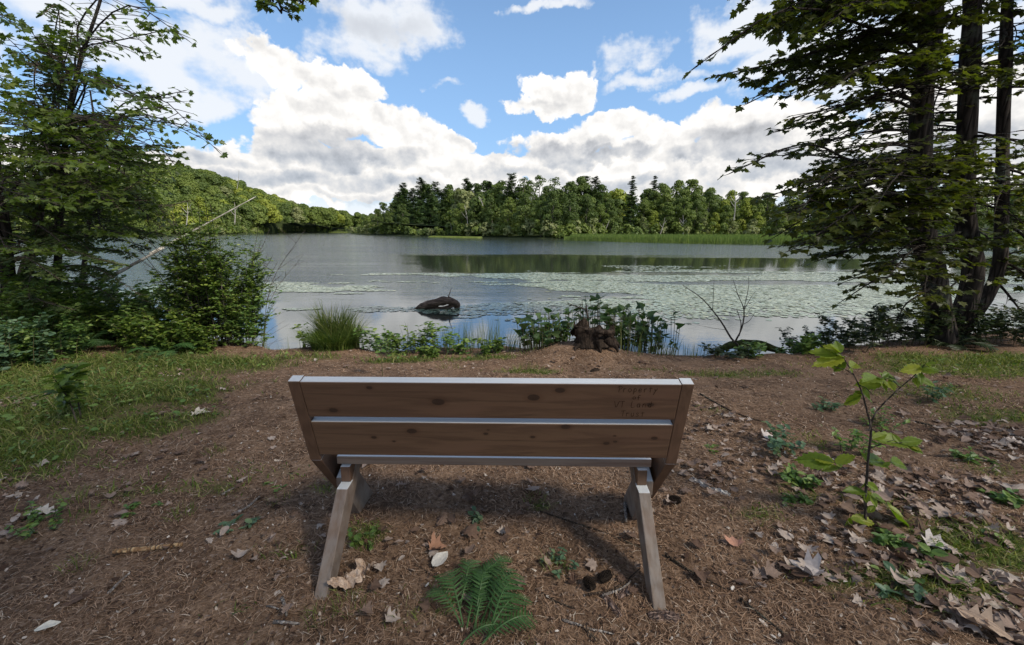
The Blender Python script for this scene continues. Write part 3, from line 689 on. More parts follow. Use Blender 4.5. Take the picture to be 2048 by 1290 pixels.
# ------------------------------------------------------------------ the bench
def wood_mat(name, base, lines, grey=.0, knots=(), sc=(1.1, 16, 16), rough=.55, end=False):
    """softwood with grain running along X of the part and knots at given (x, z) places"""
    def fn(t):
        p = coords(t); x, y, z = t.sep(p)
        n = t.noise(t.scale(p, sc), 1.0, 5, .6, dist=.8); n2 = t.noise(t.scale(p, (sc[0] * 2, sc[1] * 6, sc[2] * 6)), 1., 3, .6)
        kd = None
        for kx, kz, kr in knots:
            dd = t.math('SQRT', t.math('ADD', t.math('POWER', (x - kx) * (.62 / kr), 2.), t.math('POWER', (z - kz) * (1. / kr), 2.)))
            kd = dd if kd is None else t.math('MINIMUM', kd, dd)
        wv = t.math('SINE', (n * 26. + z * 60.))
        k = n * .6 + wv * .10 + n2 * .25
        c = t.ramp(k, [(.22, lines), (.5, base), (.75, tuple(min(1, b * 1.22) for b in base))])
        c = t.mix(t.smooth(t.noise(t.scale(p, (2.5, 9, 9)), 1., 3, .5), .45, .75) * .4, c, (.15, .078, .05))
        if kd is not None:
            c = t.mix(t.smooth(kd, 2.1, .9) * .45, c, t.mix(1., c, (.66, .54, .46), 'MULTIPLY'))
            c = t.mix(t.smooth(kd, 1.05, .8), c, (.042, .022, .013))
        if grey:
            c = t.mix(t.math('MULTIPLY', t.smooth(n2, .3, .7), grey), c, (.27, .26, .25))
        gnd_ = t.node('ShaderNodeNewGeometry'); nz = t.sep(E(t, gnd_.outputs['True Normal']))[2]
        upf = t.smooth(nz, .75, .9); c = t.mix(upf * .9, c, t.mix(n2, (.48, .49, .50), (.70, .72, .73)))  # weathered grey on upward faces, lightened with sky reflection painted into the colour
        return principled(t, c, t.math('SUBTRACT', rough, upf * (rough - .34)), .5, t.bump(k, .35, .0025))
    return material(name, fn)
PINE, DARK = (.126, .070, .040), (.082, .044, .025)
BX, BY = -.083, 1.75
bench = empty('wooden_bench', (BX, BY, 0), 'low wooden bench seen from behind, facing the pond, with handwriting on its back', 'bench', rz=R(-1.2))
def bpart(name, geo, mat, parent=None, loc=(0, 0, 0), rot=(0, 0, 0), bv=.003):
    o = geo.build(name, mat, parent or bench); o.location = loc; o.rotation_euler = rot
    if bv: bevel(o, bv)
    return o
TH = R(15)                                  # lean of the back
top = (-.21, .835)                          # rear top edge (y, z) seen from the bench centre
def back_frame(s):                          # point s metres down the back
    return top[0] + s * math.sin(TH), top[1] - s * math.cos(TH)
W2 = .725
def knots(lst): return [(a, b, c) for a, b, c in lst]
def plank(name, s0, h, mat, x=W2, thick=.040):
    y, z = back_frame(s0 + h / 2); g = Geo(); g.box((-x, 0, -h / 2), (x, thick, h / 2)); return bpart(name, g, mat, None, (0, y, z), (TH, 0, 0))
kt = [(-.20, -.005, .017), (.27, .055, .013), (.17, .02, .016), (-.62, -.05, .012), (.62, -.01, .01), (-.46, .06, .008)]
kb = [(-.32, .045, .014), (-.48, .01, .008), (.30, .075, .013), (.17, .02, .007), (.47, -.01, .009), (.505, .0, .006), (.66, .02, .009), (-.02, .035, .007), (-.01, .055, .004), (-.40, -.01, .005), (.5, .03, .004)]
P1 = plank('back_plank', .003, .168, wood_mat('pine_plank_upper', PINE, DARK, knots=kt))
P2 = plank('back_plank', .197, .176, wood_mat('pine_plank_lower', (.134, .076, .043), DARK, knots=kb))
P1['label'] = 'upper back plank with handwriting near its right end'; P2['label'] = 'lower back plank with round knots'
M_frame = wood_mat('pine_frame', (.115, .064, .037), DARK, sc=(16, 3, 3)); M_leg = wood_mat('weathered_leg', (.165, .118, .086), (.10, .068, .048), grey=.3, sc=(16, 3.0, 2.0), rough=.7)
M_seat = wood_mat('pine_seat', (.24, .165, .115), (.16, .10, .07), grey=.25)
for s in (-1, 1):
    # upright: follows the back, then the diagonal side board runs forward and down from the bend
    y0, z0 = back_frame(0.001); y1, z1 = back_frame(.405); c, sn = math.cos(TH), math.sin(TH)
    a = (.0, .043)
    up = [(y0, z0), (y0 + .044 * c, z0 + .044 * sn), (y1 + .044 * c + .004, z1 + .044 * sn - .0), (y1, z1)]
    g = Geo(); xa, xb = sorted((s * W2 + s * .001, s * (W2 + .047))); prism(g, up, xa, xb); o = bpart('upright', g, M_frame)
    g = Geo(); dgy, dgz = .60, -.80
    p0 = (y1, z1 - .001); L = .41; wdt = .15
    bot = (p0[0] + dgy * L, p0[1] + dgz * L)
    dg = [p0, bot, (bot[0] + .16, bot[1] + .012), (p0[0] + .30, p0[1] - .105), (p0[0] + .27, p0[1] - .055), (p0[0] + .046, p0[1] + .011)]
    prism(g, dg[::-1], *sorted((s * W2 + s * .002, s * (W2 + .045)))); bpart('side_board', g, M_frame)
    # rear leg, notched for the seat bearer
    g = Geo()
    leg = [(-.363, -.04), (-.255, -.04), (.16, .372), (.02, .372), (-.028, .318), (-.082, .306)]
    leg = [(-.425, -.05), (-.325, -.05), (.125, .385), (.035, .385), (-.035, .309), (-.098, .305)]
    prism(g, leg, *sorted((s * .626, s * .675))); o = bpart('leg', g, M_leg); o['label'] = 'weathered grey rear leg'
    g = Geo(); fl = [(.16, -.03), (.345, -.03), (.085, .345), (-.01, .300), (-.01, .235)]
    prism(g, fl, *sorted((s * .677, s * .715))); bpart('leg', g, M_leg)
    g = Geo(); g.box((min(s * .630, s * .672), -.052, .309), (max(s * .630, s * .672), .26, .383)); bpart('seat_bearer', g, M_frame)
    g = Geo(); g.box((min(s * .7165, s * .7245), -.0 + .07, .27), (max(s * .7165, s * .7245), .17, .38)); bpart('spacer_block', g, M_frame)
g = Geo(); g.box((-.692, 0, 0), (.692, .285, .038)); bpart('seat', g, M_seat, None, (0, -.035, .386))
# handwriting burnt into the upper plank: Property / of / VT Land / Trust
STR = {
 'P': [[(.25, 0), (.28, 1)], [(.02, .85), (.3, 1.02), (.75, .92), (.72, .62), (.3, .5)]], 'r': [[(.15, 0), (.15, .6)], [(.15, .42), (.35, .6), (.6, .58)]],
 'o': [[(.35, 0), (.1, .18), (.12, .5), (.38, .62), (.6, .42), (.58, .12), (.35, 0)]], 'p': [[(.1, -.4), (.15, .6)], [(.15, .5), (.45, .6), (.6, .32), (.4, .05), (.15, .08)]],
 'e': [[(.1, .32), (.55, .34), (.45, .6), (.18, .55), (.08, .22), (.3, 0), (.6, .1)]], 't': [[(.3, 0), (.3, .85)], [(.02, .6), (.62, .64)]], 'y': [[(.1, .6), (.3, .15)], [(.62, .62), (.3, .12), (.0, -.42)]],
 'f': [[(.25, -.15), (.22, .7), (.42, .95), (.62, .88)], [(.02, .42), (.55, .46)]], 'V': [[(0, 1), (.34, 0), (.85, 1.05)]], 'T': [[(0, .95), (.8, 1.0)], [(.42, 1), (.4, 0)]],
 'L': [[(.1, 1), (.08, .02), (.7, .05)]], 'a': [[(.55, .5), (.3, .6), (.08, .3), (.25, .02), (.52, .2), (.56, .58), (.6, .02)]], 'n': [[(.1, 0), (.12, .6)], [(.12, .4), (.38, .6), (.56, .4), (.56, 0)]],
 'd': [[(.5, .45), (.25, .55), (.08, .25), (.28, .0), (.52, .15)], [(.56, 1.0), (.54, .0)]], 'u': [[(.08, .6), (.1, .12), (.3, 0), (.52, .15)], [(.54, .6), (.55, .02)]], 's': [[(.52, .52), (.28, .62), (.12, .45), (.5, .22), (.38, .02), (.08, .06)]]}
def write(word, x, z, h, w):
    rr = random.Random(word)
    for i, ch in enumerate(word):
        if ch == ' ': continue
        for st in STR[ch]:
            pts = [(x + (i * 1.0 + px) * w, -.0012, z + pz * h + rr.uniform(-.0006, .0006)) for px, pz in st]
            pts = curve(pts, max(4, 3 * len(pts))) if len(pts) > 2 else pts
            for a, b in zip(pts[:-1], pts[1:]):
                a = np.array(a); b = np.array(b); dv = b - a; L = np.linalg.norm(dv) + 1e-9; nn = np.array((-dv[2], 0, dv[0])) / L * .0009; dd = dv / L * .0008
                wr.add([a - nn - dd, b - nn + dd, b + nn + dd, a + nn - dd], [(0, 1, 2, 3)])
wr = Geo()
write('Property', .488, .050, .026, .0195); write('of', .548, .016, .020, .018); write('VT Land', .482, -.022, .028, .0215); write('Trust', .512, -.066, .027, .0195)
wo_ = wr.build('handwriting', material('burnt_lettering', lambda t: principled(t, (.036, .018, .010), .8, .1)), P1)
wo_['label'] = 'dark handwriting reading Property of VT Land Trust'
# ------------------------------------------------------------------ near trees
def half_leaf(outline, fold=.12, droop=.18):
    """outline: right-hand half from base to tip (x,y); returns two n-gons folded along the midrib"""
    v = []; f = []
    def zz(x, y): return abs(x) * fold * 2 - droop * (y - .2) ** 2 - .35 * droop * abs(x)
    rt = [(0, 0)] + outline + [(0, 1)]
    v = [(x, y, zz(x, y)) for x, y in rt]; n = len(rt)
    v += [(-x, y, zz(x, y)) for x, y in outline]
    f = [tuple(range(n)), tuple([0, n - 1] + [n + k for k in range(len(outline) - 1, -1, -1)])]
    return v, f
MAPLE = half_leaf([(.30, -.06), (.22, .08), (.50, .16), (.62, .33), (.40, .38), (.56, .66), (.30, .60), (.20, .68), (.10, .84)])
BEECH = half_leaf([(.16, .10), (.27, .32), (.26, .55), (.16, .80), (.05, .94)])
OVAL = half_leaf([(.20, .15), (.30, .45), (.20, .80)])
TOOTH = half_leaf([(.10, .04), (.20, .12), (.18, .16), (.29, .27), (.25, .31), (.33, .44), (.27, .47), (.31, .60), (.22, .62), (.24, .75), (.13, .77), (.12, .88), (.04, .90)], .10, .30)
NEEDLE = ([(-.5, 0, 0), (.5, .1, 0), (.25, 1, 0), (-.3, .9, 0)], [(0, 1, 2, 3)])
OAK = half_leaf([(.08, .08), (.22, .18), (.12, .26), (.36, .38), (.16, .45), (.42, .60), (.18, .66), (.28, .80), (.10, .86), (.09, .95)], .2, .3)
class Leaves:
    def __init__(s): s.o = []; s.d = []; s.u = []; s.s = []; s.t = []
    def add(s, o, d, u, sc, t=.5): s.o.append(o); s.d.append(d); s.u.append(u); s.s.append(sc); s.t.append(t)
    def put(s, g, tpl, mat=0):
        if not s.o: return
        X, Y, Z = frames(np.array(s.d), np.array(s.u)); stamp(g, tpl[0], tpl[1], np.array(s.o), X, Y, Z, np.array(s.s), mat, np.array(s.t))
UP = np.array((0., 0., 1.))
def spray(wood, lv, P, r, width=.5, step=.11, leaf=.09, lstep=.055, rad=.02, start=.25, droop=.15, sub=True, tilt=.28, tint=None, keep=None, flat=.12):
    """a limb along polyline P with flat layered side twigs carrying paired leaves"""
    P = np.array(P); m = len(P); tube(wood, P, np.linspace(rad, rad * .22, m), 5)
    seg = np.linalg.norm(np.diff(P, axis=0), axis=1); cum = np.concatenate([[0], np.cumsum(seg)]); L = cum[-1]
    def pos(s):
        i = min(m - 2, int(np.searchsorted(cum, s) - 1)) if s > 0 else 0; f = (s - cum[i]) / max(seg[i], 1e-6)
        return P[i] + (P[i + 1] - P[i]) * f, nrm(P[i + 1] - P[i])
    tn = r.random() if tint is None else tint
    def leaves_on(a, dirn, length, side):
        n = max(2, int(length / lstep)); pts = []
        q = a.copy(); d = dirn.copy()
        for k in range(n):
            q = q + d * (length / n); d = nrm(d + (0, 0, -droop * .10) + r.normal(0, .06, 3)); pts.append(q.copy())
            if keep is not None and not keep(q): continue
            for sg in ((-1, 1) if k % 1 == 0 else (1,)):
                if r.random() < .08: continue
                ld = nrm(d * r.uniform(.3, 1.) + side_of(d) * sg * r.uniform(.5, 1.1) + (0, 0, r.normal(-.22, .22)))
                lv.add(q + ld * leaf * .15, ld, nrm(UP + r.normal(0, tilt, 3)), leaf * r.uniform(.65, 1.2), np.clip(tn * .6 + r.random() * .4, 0, 1))
        lv.add(q, nrm(d + (0, 0, -.2)), nrm(UP + r.normal(0, tilt, 3)), leaf * r.uniform(.8, 1.2), tn)
        tube(wood, [a] + pts[::2] + [pts[-1]], np.linspace(rad * .3 + .001, .0012, len(pts[::2]) + 2), 3, cap=False)
    def side_of(d):
        sd_ = np.cross(d, UP); return sd_ / max(np.linalg.norm(sd_), 1e-6)
    s = start * L; k = 0
    while s < L:
        q, d = pos(s); sg = 1 if k % 2 else -1; k += 1; u = s / L
        w = width * (1 - u) ** .55 * min(1, (u - start + .18) / .3 + .3) * r.uniform(.65, 1.15) + .06
        td = nrm(d * r.uniform(.55, 1.) + side_of(d) * sg + (0, 0, r.normal(.02, flat)))
        if sub and w > .38:
            n = int(w / .12); qq = q.copy(); dd = td.copy(); pts = [qq.copy()]
            for j in range(n):
                qq = qq + dd * (w / n); dd = nrm(dd + (0, 0, -droop * .12) + r.normal(0, .05, 3)); pts.append(qq.copy())
                sg2 = 1 if j % 2 else -1
                leaves_on(qq.copy(), nrm(dd * .8 + side_of(dd) * sg2 + (0, 0, r.normal(0, flat))), w * .42 * (1 - j / n) + .06, sg2)
            tube(wood, pts, np.linspace(rad * .4 + .001, .002, len(pts)), 3, cap=False)
            leaves_on(qq, dd, .1, 1)
        else: leaves_on(q, td, w, sg)
        s += step * r.uniform(.75, 1.3)
    leaves_on(P[-1], nrm(P[-1] - P[-2]), .12, 1)
def limb_pts(a, b, r, arch=.12, n=9):
    a = np.array(tuple(a)); b = np.array(tuple(b)); L = np.linalg.norm(b - a)
    m1 = a + (b - a) * .33 + (0, 0, arch * L) + r.normal(0, .03 * L, 3); m2 = a + (b - a) * .7 + (0, 0, arch * L * .75) + r.normal(0, .03 * L, 3)
    return curve([a, m1, m2, b], n)
M_bark = bark_mat('maple_bark', (.016, .013, .011), (.050, .040, .034), (12, 12, 2.5))
M_bark2 = bark_mat('hemlock_bark', (.030, .022, .018), (.12, .09, .07), (12, 12, 3))
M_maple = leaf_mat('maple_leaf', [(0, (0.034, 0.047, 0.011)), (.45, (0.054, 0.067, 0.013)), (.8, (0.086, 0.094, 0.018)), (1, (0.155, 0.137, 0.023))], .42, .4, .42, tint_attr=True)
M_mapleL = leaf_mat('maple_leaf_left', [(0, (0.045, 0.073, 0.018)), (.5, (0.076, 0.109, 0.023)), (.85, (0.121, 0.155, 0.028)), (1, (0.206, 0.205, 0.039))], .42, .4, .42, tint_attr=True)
M_hem = leaf_mat('hemlock_needle', [(0, (0.032, 0.054, 0.018)), (.5, (0.058, 0.086, 0.024)), (.9, (0.090, 0.119, 0.033)), (1, (0.180, 0.126, 0.053))], .6, .2, .15, tint_attr=True)

def trunk_pts(lst): return [np.array(tuple(p)) for p in lst]
def trunk_at(T, z):
    for a, b in zip(T[:-1], T[1:]):
        if a[2] <= z <= b[2]: return a + (b - a) * ((z - a[2]) / (b[2] - a[2]))
    return T[-1]
EDGE_R = ([-400, 0, 75, 100, 133, 150, 200, 260, 300, 312, 335, 400, 440, 470, 500, 520, 560, 600, 640, 690, 720], [1600, 1490, 1465, 1475, 1392, 1440, 1500, 1555, 1620, 1500, 1440, 1500, 1550, 1555, 1600, 1640, 1700, 1690, 1790, 1830, 1900])
def holes(q, s, k, seed): return float(fbm(q[0] * s + q[1] * s * .6, q[2] * s * 1.7 - q[1] * .5 * s, 3, seed)) < k
TRUNKS_R = [(5.62, 5.7), (6.1, 6.0), (6.75, 6.1)]
def keep_right(q):
    p = proj(q)
    if q[2] < 4.4:
        if holes(q, 1.5, .385, 71): return False
        for c_ in TRUNK_AX:                      # the inner limbs close to a stem are bare
            a_ = trunk_at(c_, q[2])
            if (q[0] - a_[0]) ** 2 + ((q[1] - a_[1]) * .55) ** 2 < .30 ** 2: return False
    if p is None or p[1] < -60: return True
    if p[1] > 700: return False
    return p[0] > np.interp(p[1], *EDGE_R) - 6
TRUNK_AX = []
r = np.random.default_rng(21)
def right_tree(base_px, pts_px, Y, rad, tips, label, nfill, zr, seed, lean_up):
    r = np.random.default_rng(seed); b = gp(*base_px); 
    T = [np.array((b.x, Y, hz(b.x, Y) - .2))] + [np.array(tuple(at(px, py, Y + dyy))) for px, py, dyy in pts_px]
    last = T[-1]; TRUNK_AX.append([np.array(v) for v in T]); T += [last + np.array(lean_up) * k + (r.normal(0, .1), r.normal(0, .1), 0) for k in (1.6, 3.4, 5.2)]
    e = empty('maple_tree', (T[0][0], T[0][1], T[0][2]), label, 'tree', 'three maple stems rising from one clump by the water')
    wood = Geo(); lv = Leaves(); C_ = curve(T, 40); zz = np.array([c[2] for c in C_]); ztop = zz[-1]
    rr = rad * (1 - .72 * np.clip((zz - zz[0]) / (ztop - zz[0]), 0, 1)) * (1 + .28 * np.exp(-(zz - zz[0] - .15) / .2))
    tube(wood, C_, rr, 14, wob=.12)
    for px, py, Yt, z0, w in tips:
        a = trunk_at(T, z0); tip = at(px, py, Yt); spray(wood, lv, limb_pts(a, tip, r, .06), r, width=w, leaf=.083, rad=.022, keep=keep_right, start=.18)
    for _ in range(nfill):
        z0 = r.uniform(*zr); a = trunk_at(T, z0); az_ = r.uniform(-1.9, 1.9); L = r.uniform(1.0, 2.2)
        tip = a + np.array((math.sin(az_) * L, math.cos(az_) * L, r.uniform(-.35, .25) * L))
        pr = proj(tip)
        if pr is None: continue
        if pr[1] > 660 or tip[1] < 2.6 or (pr[1] > 0 and pr[0] < np.interp(pr[1], *EDGE_R)): continue
        spray(wood, lv, limb_pts(a, tip, r, .05), r, width=.55, leaf=.083, rad=.016, keep=keep_right, start=.15)
    # the crown above the top of the picture
    for _ in range(22):
        z0 = r.uniform(4.6, ztop - .3); a = trunk_at(T, z0); az_ = r.uniform(-3.14, 3.14); L = r.uniform(1.4, 3.4)
        tip = a + np.array((math.sin(az_) * L, math.cos(az_) * L, r.uniform(.0, .45) * L))
        spray(wood, lv, limb_pts(a, tip, r, .08), r, width=.95, step=.2, leaf=.17, lstep=.13, rad=.03, keep=keep_right, start=.2)
    g = Geo(); lv.put(g, MAPLE)
    off = np.array(e.location)
    for G in (wood, g):
        for i in range(len(G.v)): G.v[i] = G.v[i] - off.astype(np.float32)
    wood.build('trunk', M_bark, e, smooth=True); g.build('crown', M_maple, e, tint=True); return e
T1tips = [(1600, 425, 4.3, 2.0, .7), (1640, 465, 4.1, 1.8, .7), (1580, 500, 4.6, 1.6, .6), (1780, 550, 4.6, 1.2, .6), (1850, 590, 4.7, 1.0, .5), (1760, 400, 4.1, 2.1, .7), (1620, 380, 4.6, 2.2, .6), (1700, 520, 6.8, 1.5, .7), (1492, 8, 5.0, 4.3, .7), (1468, 72, 4.9, 4.0, .7), (1394, 132, 4.7, 3.6, .6), (1520, 160, 5.4, 3.4, .7), (1440, 150, 5.0, 3.4, .6), (1500, 205, 5.2, 3.0, .7), (1560, 262, 5.4, 2.8, .6), (1620, 300, 5.6, 2.6, .6), (1590, 235, 4.8, 2.9, .6),
          (1464, 345, 4.9, 2.3, .55), (1530, 395, 5.2, 2.1, .65), (1570, 430, 4.7, 1.9, .65), (1556, 470, 5.1, 1.8, .6), (1610, 495, 4.9, 1.55, .6), (1640, 520, 5.2, 1.4, .5), (1700, 560, 5.0, 1.1, .45), (1690, 598, 5.1, .75, .28), (1795, 640, 5.3, .7, .4),
          (1640, 60, 4.4, 4.1, .8), (1600, 120, 6.2, 3.6, .7), (1660, 180, 4.5, 3.3, .7), (1680, 380, 4.4, 2.1, .7), (1700, 440, 4.3, 1.8, .7), (1720, 490, 4.5, 1.5, .6), (1740, 330, 4.6, 2.4, .6), (1570, 20, 5.6, 4.3, .8)]
right_tree((1905, 690), [(1868, 560, 0), (1843, 450, 0), (1838, 330, 0), (1846, 180, 0), (1862, 60, 0), (1868, -60, 0)], 5.7, .150, T1tips, 'thickest dark maple trunk of the clump, leftmost, with leafy limbs over the water', 12, (.6, 4.6), 31, (.05, .0, 1.))
T2tips = [(1780, 200, 5.0, 3.2, .7), (1760, 90, 5.2, 3.9, .8), (1800, 420, 5.0, 2.0, .7), (2060, 300, 5.2, 2.6, .7), (1780, 520, 5.2, 1.4, .6), (2050, 450, 5.4, 1.8, .7), (1700, 250, 6.4, 2.8, .8), (1660, 420, 6.6, 2.1, .8), (1850, 620, 5.4, .8, .45)]
right_tree((1958, 690), [(1945, 560, 0), (1928, 430, 0), (1932, 300, 0), (1938, 160, 0), (1945, 40, 0), (1950, -70, 0)], 6.0, .130, T2tips, 'middle maple trunk of the clump, slightly thinner, standing straight', 12, (.7, 4.6), 32, (.06, .05, 1.))
T3tips = [(1990, 100, 5.4, 3.8, .7), (2080, 180, 5.6, 3.2, .8), (2090, 520, 5.8, 1.5, .7), (2100, 600, 5.8, 1.0, .6), (1990, 420, 5.4, 2.0, .6), (2100, 380, 6.0, 2.2, .8), (2060, 650, 5.8, .7, .4)]
right_tree((1980, 690), [(1990, 560, 0), (2003, 400, 0), (2006, 260, 0), (2011, 120, 0), (2015, 0, 0), (2018, -70, 0)], 6.1, .085, T3tips, 'slimmest maple trunk, rightmost of the clump', 12, (.7, 4.6), 33, (.12, .0, 1.))

# ---- left side: maple sapling tree, hemlock and a dense leafy edge
EDGE_L = ([-400, -20, 10, 40, 62, 78, 95, 110, 150, 180, 195, 225, 250, 285, 300, 320, 340, 360, 400, 430, 455, 480, 520, 600, 640], [150, 290, 282, 300, 340, 374, 300, 270, 330, 372, 300, 320, 370, 430, 436, 380, 345, 320, 300, 330, 340, 330, 250, 230, 120])
def keep_left(q):
    p = proj(q)
    if holes(q, 1.8, .31 + .12 * min(1., max(0., (q[2] - 1.8) / 1.0)), 81): return False
    if p is None or p[1] < -60: return True
    if p[1] > 690: return False
    return p[0] < np.interp(p[1], *EDGE_L) + 6
def left_tree(label, T, rad, tips, nfill, zr, seed, leaf=.060, top=(0, 0, 1), ncrown=14, L_=(.8, 1.9), xmax=430, name='maple_tree'):
    r = np.random.default_rng(seed); T = [np.array(tuple(p)) for p in T]; ztop = T[-1][2]
    e = empty(name, tuple(T[0]), label, 'tree'); wood = Geo(); lv = Leaves(); C_ = curve(T, 36); zz = np.array([c[2] for c in C_])
    rr = rad * (1 - .75 * np.clip((zz - zz[0]) / (ztop - zz[0]), 0, 1)) * (1 + .5 * np.exp(-(zz - zz[0] - .1) / .2)); tube(wood, C_, rr, 10, wob=.1)
    for px, py, Yt, z0, w in tips:
        a = trunk_at(T, z0); spray(wood, lv, limb_pts(a, at(px, py, Yt), r, .08), r, width=w, leaf=leaf, rad=.014, keep=keep_left, start=.2, tilt=.55, flat=.3)
    for _ in range(nfill):
        z0 = r.uniform(*zr); a = trunk_at(T, z0); az_ = r.uniform(-3.14, 3.14); L = r.uniform(*L_); tip = a + np.array((math.sin(az_) * L, math.cos(az_) * L, r.uniform(-.25, .35) * L)); pr = proj(tip)
        if pr is None or pr[1] > 640 or tip[1] < 2.8 or (pr[1] > 0 and pr[0] > np.interp(pr[1], *EDGE_L)): continue
        spray(wood, lv, limb_pts(a, tip, r, .06), r, width=.5, leaf=leaf, rad=.012, keep=keep_left, start=.15, tilt=.6, flat=.35)
    for _ in range(ncrown):
        z0 = r.uniform(max(zr[1], 3.), ztop); a = trunk_at(T, z0); az_ = r.uniform(-3.14, 3.14); L = r.uniform(.8, 1.8); tip = a + np.array((math.sin(az_) * L, math.cos(az_) * L, r.uniform(.1, .5) * L))
        spray(wood, lv, limb_pts(a, tip, r, .06), r, width=.6, leaf=leaf * 1.2, rad=.012, start=.2, keep=keep_left)
    g = Geo(); lv.put(g, MAPLE); off = np.array(e.location, np.float32)
    for G in (wood, g):
        for i in range(len(G.v)): G.v[i] = G.v[i] - off
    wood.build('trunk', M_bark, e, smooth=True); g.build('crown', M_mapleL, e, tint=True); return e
def LT(base, pts): b = gp(*base); return [np.array((b.x, b.y, b.z - .15))] + [at(px, py, b.y + dy_) for px, py, dy_ in pts]
left_tree('slender maple with an open top spreading against the clouds on the left', LT((105, 640), [(118, 480, 0), (128, 330, 0), (140, 210, -.1), (165, 110, -.2), (198, 10, -.3), (215, -60, -.3)]), .06,
          [(372, 78, 4.6, 3.7, .34), (285, 8, 4.8, 3.9, .3), (330, 60, 4.7, 3.6, .3), (366, 182, 4.7, 3.0, .36), (300, 110, 4.8, 3.3, .22), (320, 215, 4.6, 2.7, .35), (368, 250, 4.7, 2.5, .45), (434, 300, 4.5, 2.3, .36), (350, 330, 4.7, 2.1, .45), (280, 200, 4.3, 2.8, .3),
           (60, 60, 4.6, 3.4, .25), (20, 80, 4.4, 3.3, .25), (240, 260, 4.2, 2.4, .5), (300, 290, 4.1, 2.2, .55), (180, 160, 5.2, 3.1, .28), (50, 200, 4.5, 2.7, .35), (250, 350, 4.4, 1.9, .5), (400, 275, 4.6, 2.4, .3)], 12, (1.0, 2.0), 41, ncrown=0)
left_tree('dense dark leafy maple filling the left edge', LT((20, 650), [(10, 480, 0), (-10, 330, 0), (-20, 200, 0), (-30, 60, 0), (-40, -80, 0), (-60, -260, 0)]), .10,
          [(60, 250, 4.1, 2.5, .6), (140, 330, 4.0, 2.0, .6), (120, 410, 3.9, 1.7, .6), (210, 400, 4.3, 1.7, .6), (80, 500, 4.0, 1.2, .6), (30, 50, 4.0, 3.5, .3), (10, 160, 3.8, 3., .3), (190, 330, 4.2, 2.0, .6)], 24, (.9, 2.0), 42, ncrown=0, L_=(.8, 2.0))
left_tree('yellowish maple with limbs reaching low over the water on the left', LT((150, 620), [(170, 520, 0), (180, 430, .1), (200, 340, .1), (190, 250, .1), (180, 180, .1)]), .05,
          [(340, 430, 5.2, 1.6, .5), (325, 460, 4.9, 1.45, .45), (280, 420, 4.9, 1.8, .5), (335, 380, 5.3, 1.9, .5), (250, 470, 4.8, 1.3, .4), (340, 345, 5.2, 2.0, .4), (230, 300, 4.9, 2.3, .5), (300, 480, 5.6, 1.4, .3)], 22, (1.2, 2.6), 43, ncrown=0, L_=(.6, 1.3))

def hemlock(label, T, rad, seed, limbs, leaf=.055):
    """conifer with drooping flat sprays"""
    r = np.random.default_rng(seed); T = [np.array(tuple(p)) for p in T]; ztop = T[-1][2]; e = empty('hemlock_tree', tuple(T[0]), label, 'tree'); wood = Geo(); lv = Leaves()
    C_ = curve(T, 30); zz = np.array([c[2] for c in C_]); tube(wood, C_, rad * (1 - .85 * np.clip((zz - zz[0]) / (ztop - zz[0]), 0, 1)), 8, wob=.1)
    for tip, z0, w in limbs:
        a = trunk_at(T, z0); P = limb_pts(a, tip, r, .04, 8); L = np.linalg.norm(np.array(tuple(tip)) - a)
        P = np.array(P); tube(wood, P, np.linspace(.012, .003, len(P)), 4)
        n = int(L / .05)
        for k in range(n):
            u = .12 + .88 * k / n; i = min(len(P) - 2, int(u * (len(P) - 1))); f = u * (len(P) - 1) - i; q = P[i] + (P[i + 1] - P[i]) * f; d = nrm(P[i + 1] - P[i]); sd_ = nrm(np.cross(d, UP)) * (1 if k % 2 else -1)
            w_ = w * (1 - u * .75) * r.uniform(.5, 1.1); td = nrm(sd_ + d * .7 + (0, 0, r.uniform(-.6, -.05))); tube(wood, [q, q + td * w_], [.003, .001], 3, cap=False)
            m = int(w_ / .022) + 2
            for j in range(m):
                qq = q + td * w_ * (j + 1) / m
                if not keep_left(qq): continue
                for sg in (-1, 1): lv.add(qq, nrm(td * .8 + np.cross(td, UP) * sg * .8 + r.normal(0, .15, 3)), nrm(UP + r.normal(0, .4, 3)), leaf * r.uniform(.6, 1.2), r.random())
    g = Geo(); tv = np.array(NEEDLE[0]) * (.42, 1, 1); lv.put(g, (tv, NEEDLE[1])); off = np.array(e.location, np.float32)
    for G in (wood, g):
        for i in range(len(G.v)): G.v[i] = G.v[i] - off
    wood.build('trunk', M_bark2, e, smooth=True); g.build('crown', M_hem, e, tint=True); return e
r = np.random.default_rng(77)
def hl(T, spec):
    return [(at(px, py, Y), z0, w) for px, py, Y, z0, w in spec]
Tt = LT((118, 630), [(112, 500, .2), (116, 330, .2), (118, 200, .2), (120, 80, .2), (118, 15, .2)])
spec = [(px, py, 5.0 + r.uniform(-.3, .5), z, w) for px, py, z, w in ((150, 35, 3.9, .12), (85, 30, 3.85, .12), (145, 60, 3.75, .16), (85, 70, 3.7, .18), (155, 90, 3.5, .18), (90, 100, 3.45, .2), (150, 125, 3.25, .16), (70, 150, 3.1, .2), (170, 165, 3.0, .14), (80, 190, 2.9, .16))]
hemlock('small spiky conifer top standing beside the open maple crown on the left', Tt, .035, 51, hl(Tt, spec))
Tt = LT((25, 640), [(45, 560, 0), (72, 470, .1), (85, 380, .1), (95, 300, .1), (110, 180, .2)])
spec = []
